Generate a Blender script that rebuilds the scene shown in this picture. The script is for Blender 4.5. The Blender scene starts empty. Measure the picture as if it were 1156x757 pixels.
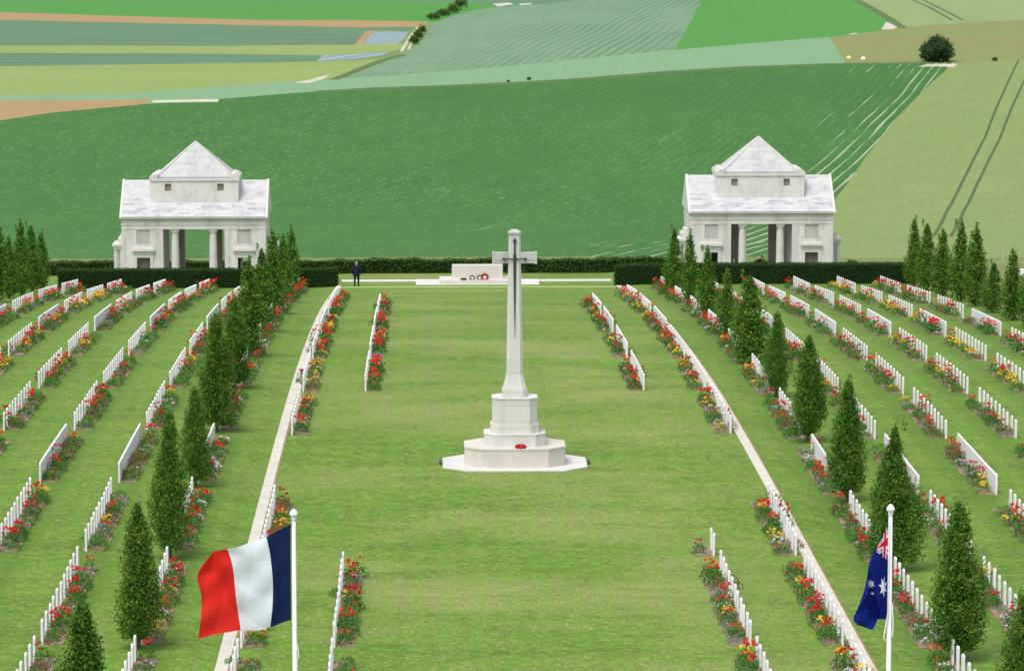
import bpy, bmesh, math, random
import numpy as np
from mathutils import Vector, geometry
random.seed(7); RNG = np.random.default_rng(11)
SC = bpy.context.scene
COL = bpy.data.collections.new("place"); SC.collection.children.link(COL)

# ------------------------------------------------------------------ terrain heights (metres)
def hermite(P):
    n = len(P); d = [(P[i+1][1]-P[i][1])/(P[i+1][0]-P[i][0]) for i in range(n-1)]
    m = [d[0]]+[0.5*(d[i-1]+d[i]) for i in range(1, n-1)]+[d[-1]]
    def f(x):
        if x <= P[0][0]: return P[0][1]
        for i in range(n-1):
            if x <= P[i+1][0]:
                h = P[i+1][0]-P[i][0]; t = (x-P[i][0])/h
                return ((2*t**3-3*t*t+1)*P[i][1]+(t**3-2*t*t+t)*h*m[i]+(-2*t**3+3*t*t)*P[i+1][1]+(t**3-t*t)*h*m[i+1])
        return P[-1][1]
    return f
Z0 = hermite([(-3000,0),(60,0.0),(112,-0.03),(127.6,0.02),(142.2,0.08),(156.7,0.04),(171,-0.12),(185.4,-0.5),(199.8,-1.07),(214.2,-1.82),(228.6,-2.78),(243,-3.92),(253.5,-4.72),(259.8,-5.2),(270,-5.95),(285,-6.95),(300,-8.05),(330,-10.3),(400,-15.2),(450,-17.5),(520,-17.9),(650,-15.8),(750,-14.2),(900,-13.5),(1100,-12.7),(1500,-8),(2500,12),(4500,30)])
AT = hermite([(-3000,0.05),(100,0.05),(112,.12),(127,.25),(145,.31),(158,.24),(175,.2),(212,.2),(228,.15),(243,.06),(257,-.08),(270,-.15),(300,-.05),(340,0),(5000,0)])
def gz(X, Y):
    w = max(0, min(1, (abs(X)-9.9)/2.0)); w = w*w*(3-2*w)
    return Z0(Y)-AT(Y)*w*(1 if X > 0 else -1)

# ------------------------------------------------------------------ camera
CAMX, CAMZ, FPX = -3.48, 24.3, 4140.0
YAW, PITCH = math.radians(1.3007), math.radians(7.2553)
cam = bpy.data.cameras.new("camera"); cam.sensor_width = 36; cam.lens = 36*FPX/1156; cam.clip_end = 9000; cam.clip_start = 1
co = bpy.data.objects.new("camera", cam); COL.objects.link(co)
co.location = (CAMX, 0, CAMZ); co.rotation_euler = (math.pi/2-PITCH, 0, -YAW); SC.camera = co
fw = (math.sin(YAW)*math.cos(PITCH), math.cos(YAW)*math.cos(PITCH), -math.sin(PITCH))
rt = (math.cos(YAW), -math.sin(YAW), 0); upv = (math.sin(YAW)*math.sin(PITCH), math.cos(YAW)*math.sin(PITCH), math.cos(PITCH))
def proj(X, Y, Z):      # where a point falls in the 1156 x 757 frame; used only to leave out what is outside the frame
    v = (X-CAMX, Y, Z-CAMZ); d = sum(a*b for a, b in zip(v, fw))
    return 578+FPX*sum(a*b for a, b in zip(v, rt))/d, 378.5-FPX*sum(a*b for a, b in zip(v, upv))/d

# ------------------------------------------------------------------ materials
def lin(r, g, b):
    f = lambda c: c/12.92 if c <= .04045 else ((c+.055)/1.055)**2.4
    return (f(r/255), f(g/255), f(b/255), 1)
class NT:
    def __init__(s, name, rough=.9, spec=.2):
        s.m = bpy.data.materials.new(name); s.m.use_nodes = True; s.t = s.m.node_tree
        s.b = s.t.nodes["Principled BSDF"]; s.b.inputs["Roughness"].default_value = rough
        s.b.inputs["Specular IOR Level"].default_value = spec
    def n(s, typ, **kw):
        nd = s.t.nodes.new("ShaderNode"+typ)
        for k, v in kw.items():
            if hasattr(nd, k) and k not in nd.inputs: setattr(nd, k, v)
            else: s.set(nd.inputs[k], v)
        return nd
    def set(s, inp, v):
        if isinstance(v, bpy.types.NodeSocket): s.t.links.new(v, inp)
        elif isinstance(v, bpy.types.Node): s.t.links.new(v.outputs[0], inp)
        else: inp.default_value = v
    def pos(s): return s.n("NewGeometry").outputs["Position"]
    def objc(s): return s.n("TexCoord").outputs["Object"]
    def mapping(s, vec, scale=(1,1,1), rot=(0,0,0), loc=(0,0,0)):
        m = s.t.nodes.new("ShaderNodeMapping"); s.t.links.new(vec, m.inputs[0])
        m.inputs["Scale"].default_value = scale; m.inputs["Rotation"].default_value = rot; m.inputs["Location"].default_value = loc
        return m.outputs[0]
    def noise(s, vec, scale, detail=4, rough=.55, dist=0):
        n = s.t.nodes.new("ShaderNodeTexNoise"); s.t.links.new(vec, n.inputs["Vector"])
        n.inputs["Scale"].default_value = scale; n.inputs["Detail"].default_value = detail
        n.inputs["Roughness"].default_value = rough; n.inputs["Distortion"].default_value = dist
        return n.outputs["Fac"]
    def ramp(s, fac, stops, interp="LINEAR"):
        r = s.t.nodes.new("ShaderNodeValToRGB"); s.t.links.new(fac, r.inputs[0]); cr = r.color_ramp; cr.interpolation = interp
        while len(cr.elements) < len(stops): cr.elements.new(.5)
        for e, (p, c) in zip(cr.elements, stops):
            e.position = p; e.color = c if len(c) == 4 else (*c, 1)
        return r.outputs[0]
    def fac(s, f, a, b):
        m = s.t.nodes.new("ShaderNodeMapRange"); s.t.links.new(f, m.inputs[0]); m.inputs[1].default_value = a; m.inputs[2].default_value = b
        return m.outputs[0]
    def mix(s, f, a, b, mode="MIX"):
        m = s.t.nodes.new("ShaderNodeMix"); m.data_type = "RGBA"; m.blend_type = mode
        s.set(m.inputs[0], f); s.set(m.inputs[6], a); s.set(m.inputs[7], b)
        return m.outputs[2]
    def math(s, op, a, b=0.0):
        m = s.t.nodes.new("ShaderNodeMath"); m.operation = op; s.set(m.inputs[0], a); s.set(m.inputs[1], b); return m.outputs[0]
    def sep(s, vec):
        m = s.t.nodes.new("ShaderNodeSeparateXYZ"); s.t.links.new(vec, m.inputs[0]); return m.outputs
    def col(s, c): s.set(s.b.inputs["Base Color"], c); return s
    def bump(s, h, strength=.3, dist=.02):
        b = s.t.nodes.new("ShaderNodeBump"); s.t.links.new(h, b.inputs["Height"]); b.inputs["Strength"].default_value = strength; b.inputs["Distance"].default_value = dist
        s.t.links.new(b.outputs[0], s.b.inputs["Normal"]); return s
WHITE4 = (1,1,1,1)
M = {}
def sc(c, k): return (c[0]*k, c[1]*k, c[2]*k, 1)
# --- lawn
def lawn_mat():
    n = NT("lawn_grass"); p = n.pos()
    big = n.noise(n.mapping(p, (.55,.8,1)), .16, 5, .6, .2)
    med = n.noise(n.mapping(p, (.35,1.1,1), loc=(11,5,0)), .5, 5, .62)
    strk = n.noise(n.mapping(p, (.16,1.0,1), loc=(3,7,0)), 1.5, 6, .68)
    fine = n.noise(n.mapping(p, (1,.4,1)), 9, 3, .8)
    g = n.ramp(med, [(.38,sc(LAWN,.74)),(.5,LAWN),(.62,(LAWN[0]*1.22,LAWN[1]*1.1,LAWN[2]*1.05,1))])
    # worn, yellower turf on the open middle lawn
    x = n.sep(p)[0]
    mid = n.fac(n.math("ABSOLUTE", x), 12.0, 5.0)
    dry = n.math("MULTIPLY", n.fac(n.math("ADD", n.math("MULTIPLY", big, .6), n.math("MULTIPLY", strk, .4)), .46, .57), n.math("ADD", n.math("MULTIPLY", mid, .75), .22))
    g = n.mix(dry, g, DRY)
    strk2 = n.fac(strk, .42, .62)
    g = n.mix(n.math("MULTIPLY", strk2, .5), g, sc(LAWN,.62))
    tiny = n.noise(n.mapping(p, (.55,.6,1), loc=(1,9,0)), 5.0, 4, .8)
    g = n.mix(n.math("MULTIPLY", n.fac(tiny, .47, .62), .50), g, sc(DRY,1.15))
    # mower lanes along the rows
    w = n.math("SINE", n.math("MULTIPLY", x, 2*math.pi/1.05))
    w = n.fac(n.math("ADD", w, n.math("MULTIPLY", n.noise(p, .8), 1.0)), -.5, 1.4)
    g = n.mix(n.math("MULTIPLY", w, .20), g, sc(LAWN,1.45))
    g = n.mix(n.math("MULTIPLY", n.fac(fine, .40, .64), .5), g, sc(LAWN,.48))
    ln = n.math("COSINE", n.math("MULTIPLY", n.math("SUBTRACT", n.math("ABSOLUTE", x), 12.1), 2*math.pi/3.06))
    side = n.fac(n.math("ABSOLUTE", x), 9.8, 10.4)
    g = n.mix(n.math("MULTIPLY", n.math("MULTIPLY", n.fac(n.math("ADD", ln, n.math("MULTIPLY", med, .8)), .1, 1.5), side), .46), g, sc(LAWN,.60))
    n.col(g).bump(fine, .5, .03); return n.m
LAWN = (.112,.232,.024,1); DRY = (.285,.315,.105,1)
M['lawn'] = lawn_mat()
def field_mat(name, base, alt, dark, rot=-11.3, period=0, rowdark=None, rowamt=.4, speck=None, speckamt=0, streak=None, streakamt=0, bigscale=.03, finescale=.9):
    n = NT(name); p = n.pos(); a = math.radians(rot)
    q = n.mapping(p, rot=(0,0,-a))      # rotated frame: x across the rows, y along them
    big = n.noise(n.mapping(q, (1,.35,1)), bigscale, 5, .6, .4)
    med = n.noise(n.mapping(q, (1,.25,1), loc=(9,3,0)), .22, 5, .65)
    fine = n.noise(n.mapping(q, (1,.16,1)), finescale*1.6, 5, .85)
    g = n.mix(n.fac(big, .3, .7), base, alt)
    g = n.mix(n.math("MULTIPLY", n.fac(med, .35, .7), .45), g, dark)
    g = n.mix(n.math("MULTIPLY", n.fac(fine, .38, .68), .62), g, sc(dark,.78))
    if period:
        u = n.sep(q)[0]
        wob = n.math("MULTIPLY", n.noise(n.mapping(q, (.3,.12,1)), .06, 2), period*3.0)
        w = n.math("SINE", n.math("MULTIPLY", n.math("ADD", u, wob), 2*math.pi/period))
        amt = n.math("MULTIPLY", n.fac(w, -.1, .9), n.math("MULTIPLY", n.fac(n.noise(n.mapping(q,(1,.2,1),loc=(4,4,0)), .05, 3), .3, .65), rowamt))
        g = n.mix(amt, g, rowdark)
    if speck:
        s1 = n.noise(n.mapping(q, (1,.16,1), loc=(1,2,0)), 2.2, 3, .85)
        zone = n.noise(n.mapping(q, (1,.4,1), loc=(31,12,0)), .035, 4, .6)
        xx = n.sep(p)[0]
        left = n.fac(xx, 25.0, -45.0)
        z2 = n.fac(n.math("ADD", zone, n.math("MULTIPLY", left, .25)), .36, .66)
        g = n.mix(n.math("MULTIPLY", n.math("MULTIPLY", n.fac(s1, .585, .65), z2), speckamt), g, speck)
    if streak:
        # bare chalk showing between rows: thin and broken, thicker towards the eastern edge of the field
        u = n.sep(q)[0]
        e = n.math("SUBTRACT", STRK_U, u)          # metres from the field's edge
        w = n.math("SINE", n.math("MULTIPLY", n.math("ADD", u, n.math("MULTIPLY", n.noise(n.mapping(q,(.2,.12,1)), .06, 2), 4.0)), 2*math.pi/1.65))
        br = n.noise(n.mapping(q, (1,.03,1), loc=(5,1,0)), .6, 4, .7)
        near = n.fac(e, 32.0, 0.0)
        w = n.math("POWER", n.math("MAXIMUM", w, 0.0), 3.0)
        thr = n.math("ADD", n.math("ADD", n.math("MULTIPLY", n.math("SUBTRACT", w, .7), .22), n.math("ADD", n.math("MULTIPLY", br, .62), n.math("ADD", .19, n.math("MULTIPLY", n.fac(n.noise(n.mapping(q,(1,.3,1),loc=(2,8,0)), .045, 3), .50, .64), .075)))), n.math("MULTIPLY", n.math("POWER", near, 1.9), .262))
        g = n.mix(n.math("MULTIPLY", n.fac(thr, .70, .76), streakamt), g, streak)
    n.col(g); return n.m
STRK_U = 0
rr = math.radians(-11.3)
STRK_U = 49.5*math.cos(rr)+473.6*math.sin(rr)
C_CROP = (.066,.200,.034,1)
M['crop_field'] = field_mat('crop_leaves', C_CROP, (.054,.165,.033,1), (.030,.105,.020,1), period=1.65, rowdark=(.030,.115,.022,1), rowamt=.62, speck=(.30,.46,.27,1), speckamt=.42, streak=(.38,.40,.28,1), streakamt=.85)
M['wheat_field'] = field_mat('unripe_wheat', (.235,.305,.105,1), (.215,.290,.092,1), (.17,.24,.075,1), bigscale=.02)
M['wheat_field_far'] = field_mat('unripe_wheat_far', (.24,.32,.13,1), (.26,.34,.13,1), (.19,.27,.10,1), bigscale=.02)
M['meadow'] = field_mat('rough_meadow', (.21,.265,.085,1), (.26,.235,.09,1), (.17,.21,.065,1), rot=80, bigscale=.03)
M['young_wheat_field'] = field_mat('young_wheat', (.070,.260,.040,1), (.085,.285,.050,1), (.06,.22,.04,1), bigscale=.015)
M['cabbage_field'] = field_mat('cabbage_rows', (.215,.325,.205,1), (.18,.285,.175,1), (.115,.215,.115,1), rot=-8, period=2.1, rowdark=(.085,.18,.09,1), rowamt=1.0, streak=None)
M['rye_field'] = field_mat('grey_green_rye', (.205,.345,.195,1), (.19,.33,.185,1), (.17,.30,.16,1), bigscale=.015)
M['ploughed_field'] = field_mat('tan_soil', (.40,.26,.115,1), (.36,.24,.11,1), (.30,.22,.10,1), rot=85)
M['fallow_field'] = field_mat('fallow_grass', (.235,.32,.09,1), (.28,.36,.13,1), (.20,.28,.08,1), rot=85, bigscale=.02)
M['netted_crop'] = field_mat('netted_rows', (.22,.30,.33,1), (.20,.28,.30,1), (.17,.27,.22,1), rot=-20, period=4.0, rowdark=(.42,.48,.54,1), rowamt=.6)
M['bean_field'] = field_mat('blue_green_beans', (.115,.22,.13,1), (.155,.255,.165,1), (.08,.165,.085,1), rot=86, period=9.0, rowdark=(.07,.16,.06,1), rowamt=1.0, bigscale=.05)
M['weedy_verge'] = field_mat('weedy_verge', (.09,.16,.05,1), (.13,.19,.06,1), (.06,.11,.035,1), bigscale=.2)
M['rough_grass'] = field_mat('rough_verge_grass', (.17,.22,.06,1), (.24,.25,.10,1), (.11,.17,.04,1), rot=80, bigscale=.12)
M['wheel_track'] = field_mat('wheel_track', (.085,.13,.045,1), (.10,.15,.05,1), (.06,.10,.035,1))
M['chalk_track'] = field_mat('chalk_track', (.55,.52,.38,1), (.5,.47,.35,1), (.42,.42,.28,1), bigscale=.3)
M['chalk_soil'] = field_mat('chalk_soil', (.62,.60,.50,1), (.5,.5,.4,1), (.4,.42,.3,1), bigscale=.4)
M['open_field'] = field_mat('distant_field', (.15,.25,.08,1), (.2,.28,.1,1), (.12,.2,.06,1))
# --- stone
def stone_mat(name, base, stain, amount=.4, course=0, roofpatch=0, band=None):
    n = NT(name, .85, .25); p = n.objc()
    c = n.mix(n.fac(n.noise(p, 1.3, 5, .65), .3, .7), base, sc(base,.90))
    st = n.noise(n.mapping(p, (1,1,.35), loc=(2,5,1)), 1.1, 6, .7, .4)
    c = n.mix(n.math("MULTIPLY", n.fac(st, .48, .72), amount), c, stain)
    if course:
        b = n.t.nodes.new("ShaderNodeTexBrick"); s = n.sep(p)
        cb = n.t.nodes.new("ShaderNodeCombineXYZ"); n.set(cb.inputs[0], n.math("ADD", s[0], n.math("MULTIPLY", s[1], .3))); n.set(cb.inputs[1], n.math("ADD", s[2], n.math("MULTIPLY", s[1], roofpatch and .9 or 0)))
        n.t.links.new(cb.outputs[0], b.inputs["Vector"])
        b.inputs["Color1"].default_value = (1,1,1,1); b.inputs["Color2"].default_value = (.90,.90,.91,1) if not roofpatch else (.62,.64,.68,1); b.inputs["Mortar"].default_value = (.82,.82,.82,1)
        b.inputs["Scale"].default_value = 1; b.inputs["Brick Width"].default_value = .75; b.inputs["Row Height"].default_value = course; b.inputs["Mortar Size"].default_value = .012; b.inputs["Bias"].default_value = -.2
        c = n.mix(.3 if roofpatch else .8, c, b.outputs[0], "MULTIPLY")
        if roofpatch:
            pa = n.noise(n.mapping(p, (1.2,.6,.6), loc=(7,1,3)), 1.0, 6, .8)
            z = n.sep(p)[2]
            zz = n.math("SUBTRACT", 1.0, n.math("MULTIPLY", n.math("ABSOLUTE", n.math("SUBTRACT", z, 5.45)), 1.5))
            f = n.math("MULTIPLY", n.fac(n.math("ADD", pa, n.math("MULTIPLY", n.math("MAXIMUM", zz, 0.0), .17)), .50, .64), .65)
            sepc = n.fac(n.sep(b.outputs[0])[0], .92, .70)
            c = n.mix(n.math("MULTIPLY", f, sepc), c, (.27,.28,.31,1))
    n.col(c); n.bump(n.noise(p, 14, 4), .25, .01); return n.m
M['limestone'] = stone_mat('pale_limestone', (.64,.63,.60,1), (.38,.37,.35,1), .42)
M['limewall'] = stone_mat('limestone_ashlar', (.72,.70,.665,1), (.38,.365,.34,1), .65, course=.42)
M['limeroof'] = stone_mat('stone_roof_slabs', (.56,.555,.56,1), (.36,.365,.40,1), .75, course=.36, roofpatch=1)
M['warmstone'] = stone_mat('limestone_warm', (.62,.59,.54,1), (.45,.40,.34,1), .55)
M['crossstone'] = stone_mat('cross_limestone_blocks', (.66,.65,.62,1), (.40,.39,.36,1), .45, course=.62)
M['shadestone'] = stone_mat('brown_rough_shaded_stone', (.42,.365,.32,1), (.3,.26,.23,1), .5, course=.42)  # darker brown base: rougher stone, with portico shade put into the colour
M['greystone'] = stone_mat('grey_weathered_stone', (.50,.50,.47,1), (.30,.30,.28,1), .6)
M['headstone'] = stone_mat('white_portland_stone', (.78,.78,.79,1), (.52,.50,.45,1), .4)
def hs_var():
    n = NT('white_portland_stone', .85, .2); p = n.objc(); oi = n.n("ObjectInfo").outputs["Random"]; w = n.pos()
    c = n.mix(oi, (.80,.80,.81,1), (.70,.70,.705,1))
    c = n.mix(n.math("MULTIPLY", n.fac(n.noise(n.mapping(w,(1,1,.5)), 3.5, 5, .7), .5, .7), .35), c, (.50,.485,.44,1))
    n.col(c).bump(n.noise(w, 25, 3), .2, .005); return n.m
M['headstone'] = hs_var()
def path_mat():
    n = NT('path_slabs', .9, .2); p = n.pos(); y = n.sep(p)[1]
    c = n.mix(n.fac(n.noise(p, 1.1, 5, .6), .3, .7), (.62,.595,.53,1), (.50,.47,.41,1))
    j = n.math("LESS_THAN", n.math("FRACT", n.math("MULTIPLY", y, 1/.62)), .035)
    c = n.mix(n.math("MULTIPLY", j, .55), c, (.25,.22,.17,1)); n.col(c); return n.m
M['path'] = path_mat()
def plain(name, c, rough=.6, spec=.3, var=.12, scale=6):
    n = NT(name, rough, spec); p = n.objc()
    n.col(n.mix(n.fac(n.noise(p, scale, 4), .3, .7), sc(c,1-var), sc(c,1+var))); return n.m
def soil_mat():
    n = NT('bed_soil'); p = n.pos()
    n.col(n.ramp(n.noise(p, 5, 6, .75), [(.3,(.10,.07,.045,1)),(.5,(.26,.19,.13,1)),(.7,(.40,.32,.24,1))])).bump(n.noise(p, 18), .7, .03); return n.m
M['soil'] = soil_mat()
M['edge'] = plain('trampled_brown_edge', (.30,.22,.12,1), .95, .1, .3, 3)
M['bronze'] = plain('dark_bronze', (.035,.05,.055,1), .45, .5)
M['poppy'] = plain('red_poppies', (.62,.02,.03,1), .7, .2, .3, 40)
M['wreathgreen'] = plain('wreath_leaves', (.06,.09,.04,1), .8, .2, .3, 40)
M['paper'] = plain('white_card', (.8,.8,.8,1), .8, .1, .05)
M['wreathgrey'] = plain('mixed_wreath_flowers', (.42,.34,.36,1), .8, .2, .5, 30)
M['whitepaint'] = plain('white_painted_metal', (.82,.84,.86,1), .35, .5, .03, 2)
M['cloth'] = plain('dark_navy_suit', (.012,.013,.03,1), .8, .2, .2)
M['black'] = plain('black_cloth', (.012,.012,.014,1), .85, .2, .2)
M['skin'] = plain('skin', (.50,.28,.20,1), .6, .3, .05)
M['hair'] = plain('grey_hair', (.28,.25,.22,1), .8, .2, .2, 30)
M['darkhair'] = plain('dark_hair', (.02,.015,.012,1), .8, .2, .2, 30)
M['darkbox'] = plain('dark_metal_case', (.05,.05,.05,1), .6, .4)
M['void'] = plain('dark_timber_door', (.16,.13,.115,1), .9, .1)
M['grille'] = plain('window_grille', (.30,.265,.22,1), .9, .1)
def leaf_mat(name, a, b, c=None, tip=None, k=0.0):
    n = NT(name, .65, .25); g = n.n("NewGeometry"); r = g.outputs["Random Per Island"]
    stops = [(0,a),(.6,b)] + ([(1,c)] if c else [])
    col = n.ramp(r, stops)
    if tip:
        p = n.objc(); f = n.math("ADD", n.math("MULTIPLY", n.fac(n.noise(p, 1.3, 2), .50, .66), .6), n.math("MULTIPLY", n.fac(n.noise(n.mapping(p, (1,1,.5), loc=(3,3,3)), 5.5, 2), .50, .62), .55))
        col = n.mix(n.math("MULTIPLY", f, k), col, tip)
    n.col(col)
    tr = n.t.nodes.new("ShaderNodeBsdfTranslucent"); n.set(tr.inputs[0], n.mix(.5, col, (.25,.45,.03,1), "MIX"))
    mx = n.t.nodes.new("ShaderNodeMixShader"); mx.inputs[0].default_value = .18
    n.t.links.new(n.b.outputs[0], mx.inputs[1]); n.t.links.new(tr.outputs[0], mx.inputs[2])
    n.t.links.new(mx.outputs[0], n.t.nodes["Material Output"].inputs[0])
    return n.m
M['treeleaf'] = leaf_mat('hornbeam_leaves', (.014,.068,.006,1), (.042,.145,.012,1), (.12,.27,.024,1), (.22,.34,.035,1), .7)  # pale tip colour: yellow-green shoots, plus lit tuft highlights painted by noise
M['hedgeleaf'] = leaf_mat('clipped_hedge_leaves', (.008,.035,.006,1), (.018,.06,.010,1), (.04,.10,.015,1))
M['wildhedge'] = leaf_mat('loose_hedge_leaves', (.012,.045,.008,1), (.035,.10,.015,1), (.10,.18,.03,1), (.14,.18,.03,1), .5)
M['bark'] = plain('grey_brown_bark', (.11,.085,.06,1), .9, .1, .3, 12)
M['fieldtree'] = leaf_mat('dark_field_tree_leaves', (.010,.040,.012,1), (.025,.070,.020,1), (.06,.12,.04,1))
M['roseleaf'] = leaf_mat('rose_leaves', (.02,.09,.012,1), (.045,.16,.022,1), (.10,.25,.04,1))
M['bronzeleaf'] = leaf_mat('bronze_leaves', (.09,.085,.03,1), (.17,.14,.05,1), (.22,.11,.05,1))
M['greenleaf'] = leaf_mat('perennial_leaves', (.04,.14,.02,1), (.08,.24,.035,1), (.15,.34,.06,1))
M['limeleaf'] = leaf_mat('lime_leaves', (.09,.18,.02,1), (.17,.28,.04,1), (.28,.36,.07,1))
M['greyleaf'] = leaf_mat('silver_leaves', (.16,.20,.15,1), (.24,.28,.23,1), (.30,.30,.34,1))
def petal_mat(name, a, b):
    n = NT(name, .6, .3); r = n.n("NewGeometry").outputs["Random Per Island"]; n.col(n.ramp(r, [(0,a),(1,b)])); return n.m
M['red'] = petal_mat('red_petals', (.50,.010,.008,1), (.86,.035,.020,1))
M['crimson'] = petal_mat('crimson_petals', (.30,.008,.02,1), (.55,.022,.04,1))
M['coral'] = petal_mat('coral_petals', (.50,.05,.03,1), (.68,.11,.06,1))
M['yellow'] = petal_mat('yellow_petals', (.80,.48,.02,1), (.92,.66,.06,1))
M['orange'] = petal_mat('orange_petals', (.82,.30,.02,1), (.90,.50,.05,1))
M['whitep'] = petal_mat('white_petals', (.66,.62,.70,1), (.82,.80,.84,1))
M['mauve'] = petal_mat('mauve_petals', (.35,.27,.42,1), (.50,.40,.55,1))

# ------------------------------------------------------------------ object helpers
def tag(o, label=None, cat=None, group=None, kind=None):
    if label: o["label"] = label
    if cat: o["category"] = cat
    if group: o["group"] = group
    if kind: o["kind"] = kind
    return o
def link(o, parent=None):
    COL.objects.link(o)
    if parent: o.parent = parent
    return o
def empty(name, loc=(0,0,0), rz=0): 
    o = bpy.data.objects.new(name, None); o.location = loc; o.rotation_euler = (0,0,rz); o.empty_display_size = .3; return link(o)
def meshobj(name, me, parent=None, loc=(0,0,0)):
    o = bpy.data.objects.new(name, me); o.location = loc; return link(o, parent)
def pymesh(name, V, F, mats, mi=None, smooth=False):
    me = bpy.data.meshes.new(name); me.from_pydata([tuple(v) for v in V], [], [tuple(f) for f in F])
    for m in mats: me.materials.append(m)
    if mi is not None: me.polygons.foreach_set("material_index", list(mi))
    if smooth: me.polygons.foreach_set("use_smooth", [True]*len(me.polygons))
    me.update(); return me
class MB:
    def __init__(s): s.V = []; s.F = []; s.MI = []
    def add(s, V, F, mi=0):
        o = len(s.V); s.V += [tuple(v) for v in V]; s.F += [tuple(i+o for i in f) for f in F]; s.MI += [mi]*len(F); return s
    def box(s, x0, x1, y0, y1, z0, z1, mi=0, c=0.0):
        if c <= 0:
            V = [(x,y,z) for z in (z0,z1) for y in (y0,y1) for x in (x0,x1)]
            return s.add(V, [(0,2,3,1),(4,5,7,6),(0,1,5,4),(2,6,7,3),(0,4,6,2),(1,3,7,5)], mi)
        return s.prism([(x0+c,y0),(x1-c,y0),(x1,y0+c),(x1,y1-c),(x1-c,y1),(x0+c,y1),(x0,y1-c),(x0,y0+c)], z0, z1, mi)
    def prism(s, P, z0, z1, mi=0, P2=None):
        n = len(P); P2 = P2 or P
        V = [(x,y,z0) for x,y in P]+[(x,y,z1) for x,y in P2]
        return s.add(V, [tuple(range(n))[::-1], tuple(range(n,2*n))]+[(i,(i+1)%n,(i+1)%n+n,i+n) for i in range(n)], mi)
    def lathe(s, prof, n=16, cx=0, cy=0, mi=0):
        V = []; F = []
        for r,z in prof: V += [(cx+r*math.cos(2*math.pi*i/n), cy+r*math.sin(2*math.pi*i/n), z) for i in range(n)]
        for k in range(len(prof)-1):
            for i in range(n): F.append((k*n+i, k*n+(i+1)%n, (k+1)*n+(i+1)%n, (k+1)*n+i))
        F.append(tuple(range(n))[::-1]); F.append(tuple(range((len(prof)-1)*n, len(prof)*n)))
        return s.add(V, F, mi)
    def tube(s, pts, rad, n=8, mi=0):
        V = []; F = []
        for k,p in enumerate(pts):
            a = Vector(pts[max(0,k-1)]); b = Vector(pts[min(len(pts)-1,k+1)]); d = (b-a).normalized()
            u = d.orthogonal().normalized(); w = d.cross(u); r = rad[k] if isinstance(rad,(list,tuple)) else rad
            V += [tuple(Vector(p)+(u*math.cos(2*math.pi*i/n)+w*math.sin(2*math.pi*i/n))*r) for i in range(n)]
        for k in range(len(pts)-1):
            for i in range(n): F.append((k*n+i, k*n+(i+1)%n, (k+1)*n+(i+1)%n, (k+1)*n+i))
        F.append(tuple(range(n))[::-1]); F.append(tuple(range((len(pts)-1)*n, len(pts)*n)))
        return s.add(V, F, mi)
    def mesh(s, name, mats, smooth=False):
        me = pymesh(name, s.V, s.F, mats if isinstance(mats,(list,tuple)) else [mats], s.MI, smooth); return me
    def build(s, name, mats, parent=None, loc=(0,0,0), smooth=False):
        return meshobj(name, s.mesh(name, mats, smooth), parent, loc)
def quads(C, size, aspect=.6, up=0.0, rng=RNG):
    """leaf-shaped quads at the centres C (n,3); size (n,) ; up biases the leaves to lie flat"""
    n = len(C); a = rng.normal(size=(n,3)); a /= np.linalg.norm(a,axis=1)[:,None]
    nrm = rng.normal(size=(n,3)); nrm[:,2] += up; nrm /= np.linalg.norm(nrm,axis=1)[:,None]
    a = np.cross(nrm, a); a /= np.linalg.norm(a,axis=1)[:,None]+1e-9; b = np.cross(nrm, a)
    sz = np.asarray(size)[:,None]
    V = np.stack([C+a*sz*.5, C+b*sz*.5*aspect, C-a*sz*.5, C-b*sz*.5*aspect], 1).reshape(-1,3)
    return V
def quadmesh(name, parts):
    """parts: list of (V (4n,3), material)"""
    V = np.concatenate([p[0] for p in parts]); n = len(V)//4
    me = bpy.data.meshes.new(name); me.vertices.add(4*n); me.vertices.foreach_set("co", V.astype(np.float32).ravel())
    me.loops.add(4*n); me.loops.foreach_set("vertex_index", np.arange(4*n, dtype=np.int32))
    me.polygons.add(n); me.polygons.foreach_set("loop_start", np.arange(0,4*n,4,dtype=np.int32)); me.polygons.foreach_set("loop_total", np.full(n,4,dtype=np.int32))
    mi = []
    for k,(v,m) in enumerate(parts): me.materials.append(m); mi += [k]*(len(v)//4)
    me.polygons.foreach_set("material_index", mi); me.update(calc_edges=True); return me
ORD = ["zeroth","first","second","third","fourth","fifth","sixth","seventh","eighth","ninth","tenth","eleventh","twelfth","thirteenth","fourteenth","fifteenth","sixteenth","seventeenth","eighteenth","nineteenth","twentieth"]+["twenty-"+s for s in ("first","second","third","fourth","fifth","sixth","seventh","eighth","ninth")]+["thirtieth"]

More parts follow.
